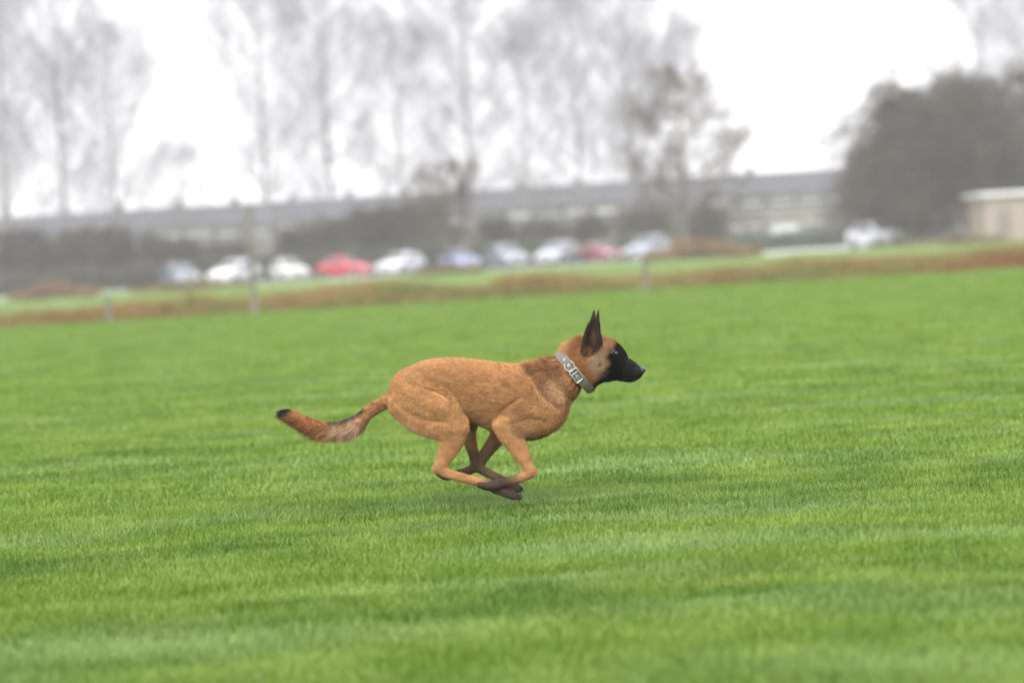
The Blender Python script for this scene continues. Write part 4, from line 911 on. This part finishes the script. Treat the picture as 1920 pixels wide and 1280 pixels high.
# ---- eyes, nose
def surf_lat(x, y, side=-1):
    i = int(round((x - gx_[0]) / STEP)); j = int(round((y - gy_[0]) / STEP)); colm = FLD[i, j]; k = np.where(colm < 0)[0]
    return gz_[k[0] if side < 0 else k[-1]]
def ellipsoid(name, c, r_, mat, parent, n=20, fn=None):
    V_ = []; F_ = []
    for i in range(n + 1):
        th = math.pi * i / n
        for j in range(2 * n):
            ph = math.pi * j / n; p = [math.cos(th), math.sin(th) * math.cos(ph), math.sin(th) * math.sin(ph)]
            q = [c[0] + p[0] * r_[0], c[1] + p[1] * r_[1], c[2] + p[2] * r_[2]]
            if fn: q = fn(q, p)
            V_.append(q)
    for i in range(n):
        for j in range(2 * n): F_.append((i * 2 * n + j, i * 2 * n + (j + 1) % (2 * n), (i + 1) * 2 * n + (j + 1) % (2 * n), (i + 1) * 2 * n + j))
    return mesh_obj(name, to_local(dw(V_)), F_, mat, parent, True)
M['eye'], _, _ = principled('dark brown eye', (0.020, 0.010, 0.006), 0.10, 0.6)
M['nose'] = noisy('wet black nose', (0.014, 0.014, 0.016), (0.03, 0.03, 0.033), 220, 0.32, 0.5, bump=0.25)
for sd_ in (-1, 1):
    zl = surf_lat(1154.5, 659.5, sd_)
    ellipsoid('eye', (1154.3, 660.0, zl - sd_ * 2.4), (4.6, 3.7, 4.2), M['eye'], dog, 14)
def nosefn(q, p):
    for sd_ in (-1, 1):
        d = (q[0] - 1209) ** 2 / 9 + (q[1] - 694.5) ** 2 / 5 + (q[2] - sd_ * 4.2) ** 2 / 4
        q[0] -= 3.0 * math.exp(-d)
    return q
ellipsoid('nose', (1202.5, 693.0, 0), (8.6, 7.0, 8.2), M['nose'], dog, 22, nosefn)

M['claw'] = noisy('black claw', (0.02, 0.018, 0.016), (0.04, 0.035, 0.03), 90, 0.35, 0.5)
for s_ in SW:
    if s_[0] == 'toe':
        a_, b_ = np.array(s_[4][1][:3], float), np.array(s_[4][2][:3], float); d_ = (b_ - a_) / np.linalg.norm(b_ - a_)
        pts_ = np.array([b_ + d_ * 2.5, b_ + d_ * 6.0 + np.array([0, 0.8, 0]), b_ + d_ * 8.5 + np.array([0, 2.6, 0])])
        v_, q_ = tubes(to_local(dw(pts_))[None], np.array([[1.7, 1.3, 0.3]]) * DS, 7); np_mesh('claw', v_, q_, mat=M['claw'], parent=dog, smooth=True)

# ---- collar
M['strap'] = noisy('taupe webbing', (0.105, 0.09, 0.076), (0.15, 0.13, 0.11), 160, 0.75, 0.3, bump=0.2)
M['stitch'] = noisy('pale edge stitching', (0.20, 0.18, 0.16), (0.26, 0.235, 0.21), 200, 0.7, 0.3)
M['lining'] = noisy('slate blue lining', (0.16, 0.16, 0.24), (0.22, 0.22, 0.31), 100, 0.8, 0.2)
M['steel'], _, _ = principled('nickel buckle', (0.42, 0.41, 0.385), 0.34, 0.5, 1.0)
M['hole'], _, _ = principled('eyelet hole', (0.02, 0.02, 0.02), 0.8)
cC = np.array([1074.0, 691.0]); cd = np.array([53.0, 62.0]); cd /= np.linalg.norm(cd); cn = np.array([cd[1], -cd[0]])
NT = 96; rad = np.zeros(NT)
for s_off in (-8, 0, 8):
    for i in range(NT):
        th = 2 * math.pi * i / NT; dr_ = np.array([cd[0] * math.cos(th), cd[1] * math.cos(th), math.sin(th)])
        c0 = np.array([cC[0] + cn[0] * s_off, cC[1] + cn[1] * s_off, 0]); rs = np.arange(20, 60, 0.5)
        f = sample(c0 + dr_ * rs[:, None]); k = np.where(f > 0)[0]; rad[i] = max(rad[i], rs[k[0]] if len(k) else 40)
rad = np.convolve(np.concatenate([rad[-9:], rad, rad[:9]]), np.ones(9) / 9, 'same')[9:-9] + 2.6
def ring(prof):
    """prof: list of (axial, outward) making a closed loop"""
    V_ = []; n = len(prof)
    for i in range(NT):
        th = 2 * math.pi * i / NT
        for s_, o_ in prof:
            r_ = rad[i] + o_; V_.append((cC[0] + cn[0] * s_ + cd[0] * math.cos(th) * r_, cC[1] + cn[1] * s_ + cd[1] * math.cos(th) * r_, math.sin(th) * r_))
    F_ = [(i * n + j, i * n + (j + 1) % n, ((i + 1) % NT) * n + (j + 1) % n, ((i + 1) % NT) * n + j) for i in range(NT) for j in range(n)]
    return V_, F_
cv, cf = ring([(-7.2, 0), (-7.2, 1.6), (-6.6, 2.0), (6.6, 2.0), (7.2, 1.6), (7.2, 0)])
collar = mesh_obj('collar', to_local(dw(cv)), cf, M['strap'], dog, True); collar['label'] = 'taupe grey collar with metal buckle and ring'
for a_, b_, nm_, m_ in ((-7.9, -6.9, 'edge_trim', 'stitch'), (6.9, 7.9, 'edge_trim', 'stitch')):
    cv, cf = ring([(a_, 0), (a_, 1.9), (b_, 2.35), (b_, 0)]); mesh_obj(nm_, to_local(dw(cv)), cf, M[m_], collar, True)
cv, cf = ring([(-8.6, -1.2), (-8.6, 0.5), (8.6, 0.5), (8.6, -1.2)]); mesh_obj('lining', to_local(dw(cv)), cf, M['lining'], collar, True)
def col_pt(x, y, off):
    """point on the near side of the collar above drawing position (x, y)"""
    s_ = (x - cC[0]) * cn[0] + (y - cC[1]) * cn[1]; t_ = (x - cC[0]) * cd[0] + (y - cC[1]) * cd[1]
    best = None
    for i in range(NT // 2, NT + 1):
        th = 2 * math.pi * i / NT; r_ = rad[i % NT] + off; e = abs(r_ * math.cos(th) - t_)
        if best is None or e < best[0]: best = (e, math.sin(th) * r_)
    return (x, y, best[1])
def wire(pts, r_, name, mat, closed=False):
    P_w = np.array([to_local(dw([p]))[0] for p in pts])
    if closed: P_w = np.vstack([P_w, P_w[:2]])
    v, q = tubes(P_w[None], np.full((1, len(P_w)), r_ * DS), 8); return mesh_obj(name, v, q, mat, collar, True)
wire([col_pt(1067 + 9.3 * math.cos(R(a)), 683.5 + 9.3 * math.sin(R(a)), 4.2) for a in range(-70, 215, 15)], 1.15, 'ring', M['steel'])
q4 = [(1066.5, 696), (1079.5, 686), (1093.5, 705.5), (1081, 715.5)]
pts = []
for i in range(4):
    a_, b_ = q4[i], q4[(i + 1) % 4]
    for t_ in np.linspace(0.04, 0.96, 7): pts.append(col_pt(a_[0] + (b_[0] - a_[0]) * t_, a_[1] + (b_[1] - a_[1]) * t_, 4.0))
wire(pts, 1.25, 'buckle', M['steel'], True)
wire([col_pt(1071 + 11 * t_, 701.5 - 8 * t_, 3.4) for t_ in np.linspace(0, 1, 5)], 1.0, 'keeper', M['steel'])
wire([col_pt(1072 + 9 * t_, 694 + 9 * t_, 3.6) for t_ in np.linspace(0, 1, 5)], 0.8, 'pin', M['steel'])
for ex, ey in ((1057.5, 671.5), (1065.2, 681.6), (1081, 702.6)):
    wire([col_pt(ex + 2.1 * math.cos(a), ey + 2.1 * math.sin(a), 2.5) for a in np.arange(0, 2 * math.pi, 0.5)], 0.8, 'eyelet', M['steel'], True)


# ================================================================== haze
hz = MB(); hz.box(-260, 260, -25, 330, -1.0, 38)
mt = bpy.data.materials.new('haze air'); mt.use_nodes = True; t = mt.node_tree; t.nodes.clear()
pv = t.nodes.new('ShaderNodeVolumePrincipled'); pv.inputs['Density'].default_value = 0.0007; pv.inputs['Color'].default_value = (0.93, 0.89, 0.95, 1)
pv.inputs['Anisotropy'].default_value = 0.0
ou = t.nodes.new('ShaderNodeOutputMaterial'); t.links.new(pv.outputs[0], ou.inputs['Volume'])
h = hz.build('haze', mt); h['kind'] = 'stuff'; h['label'] = 'pale winter mist over the field'
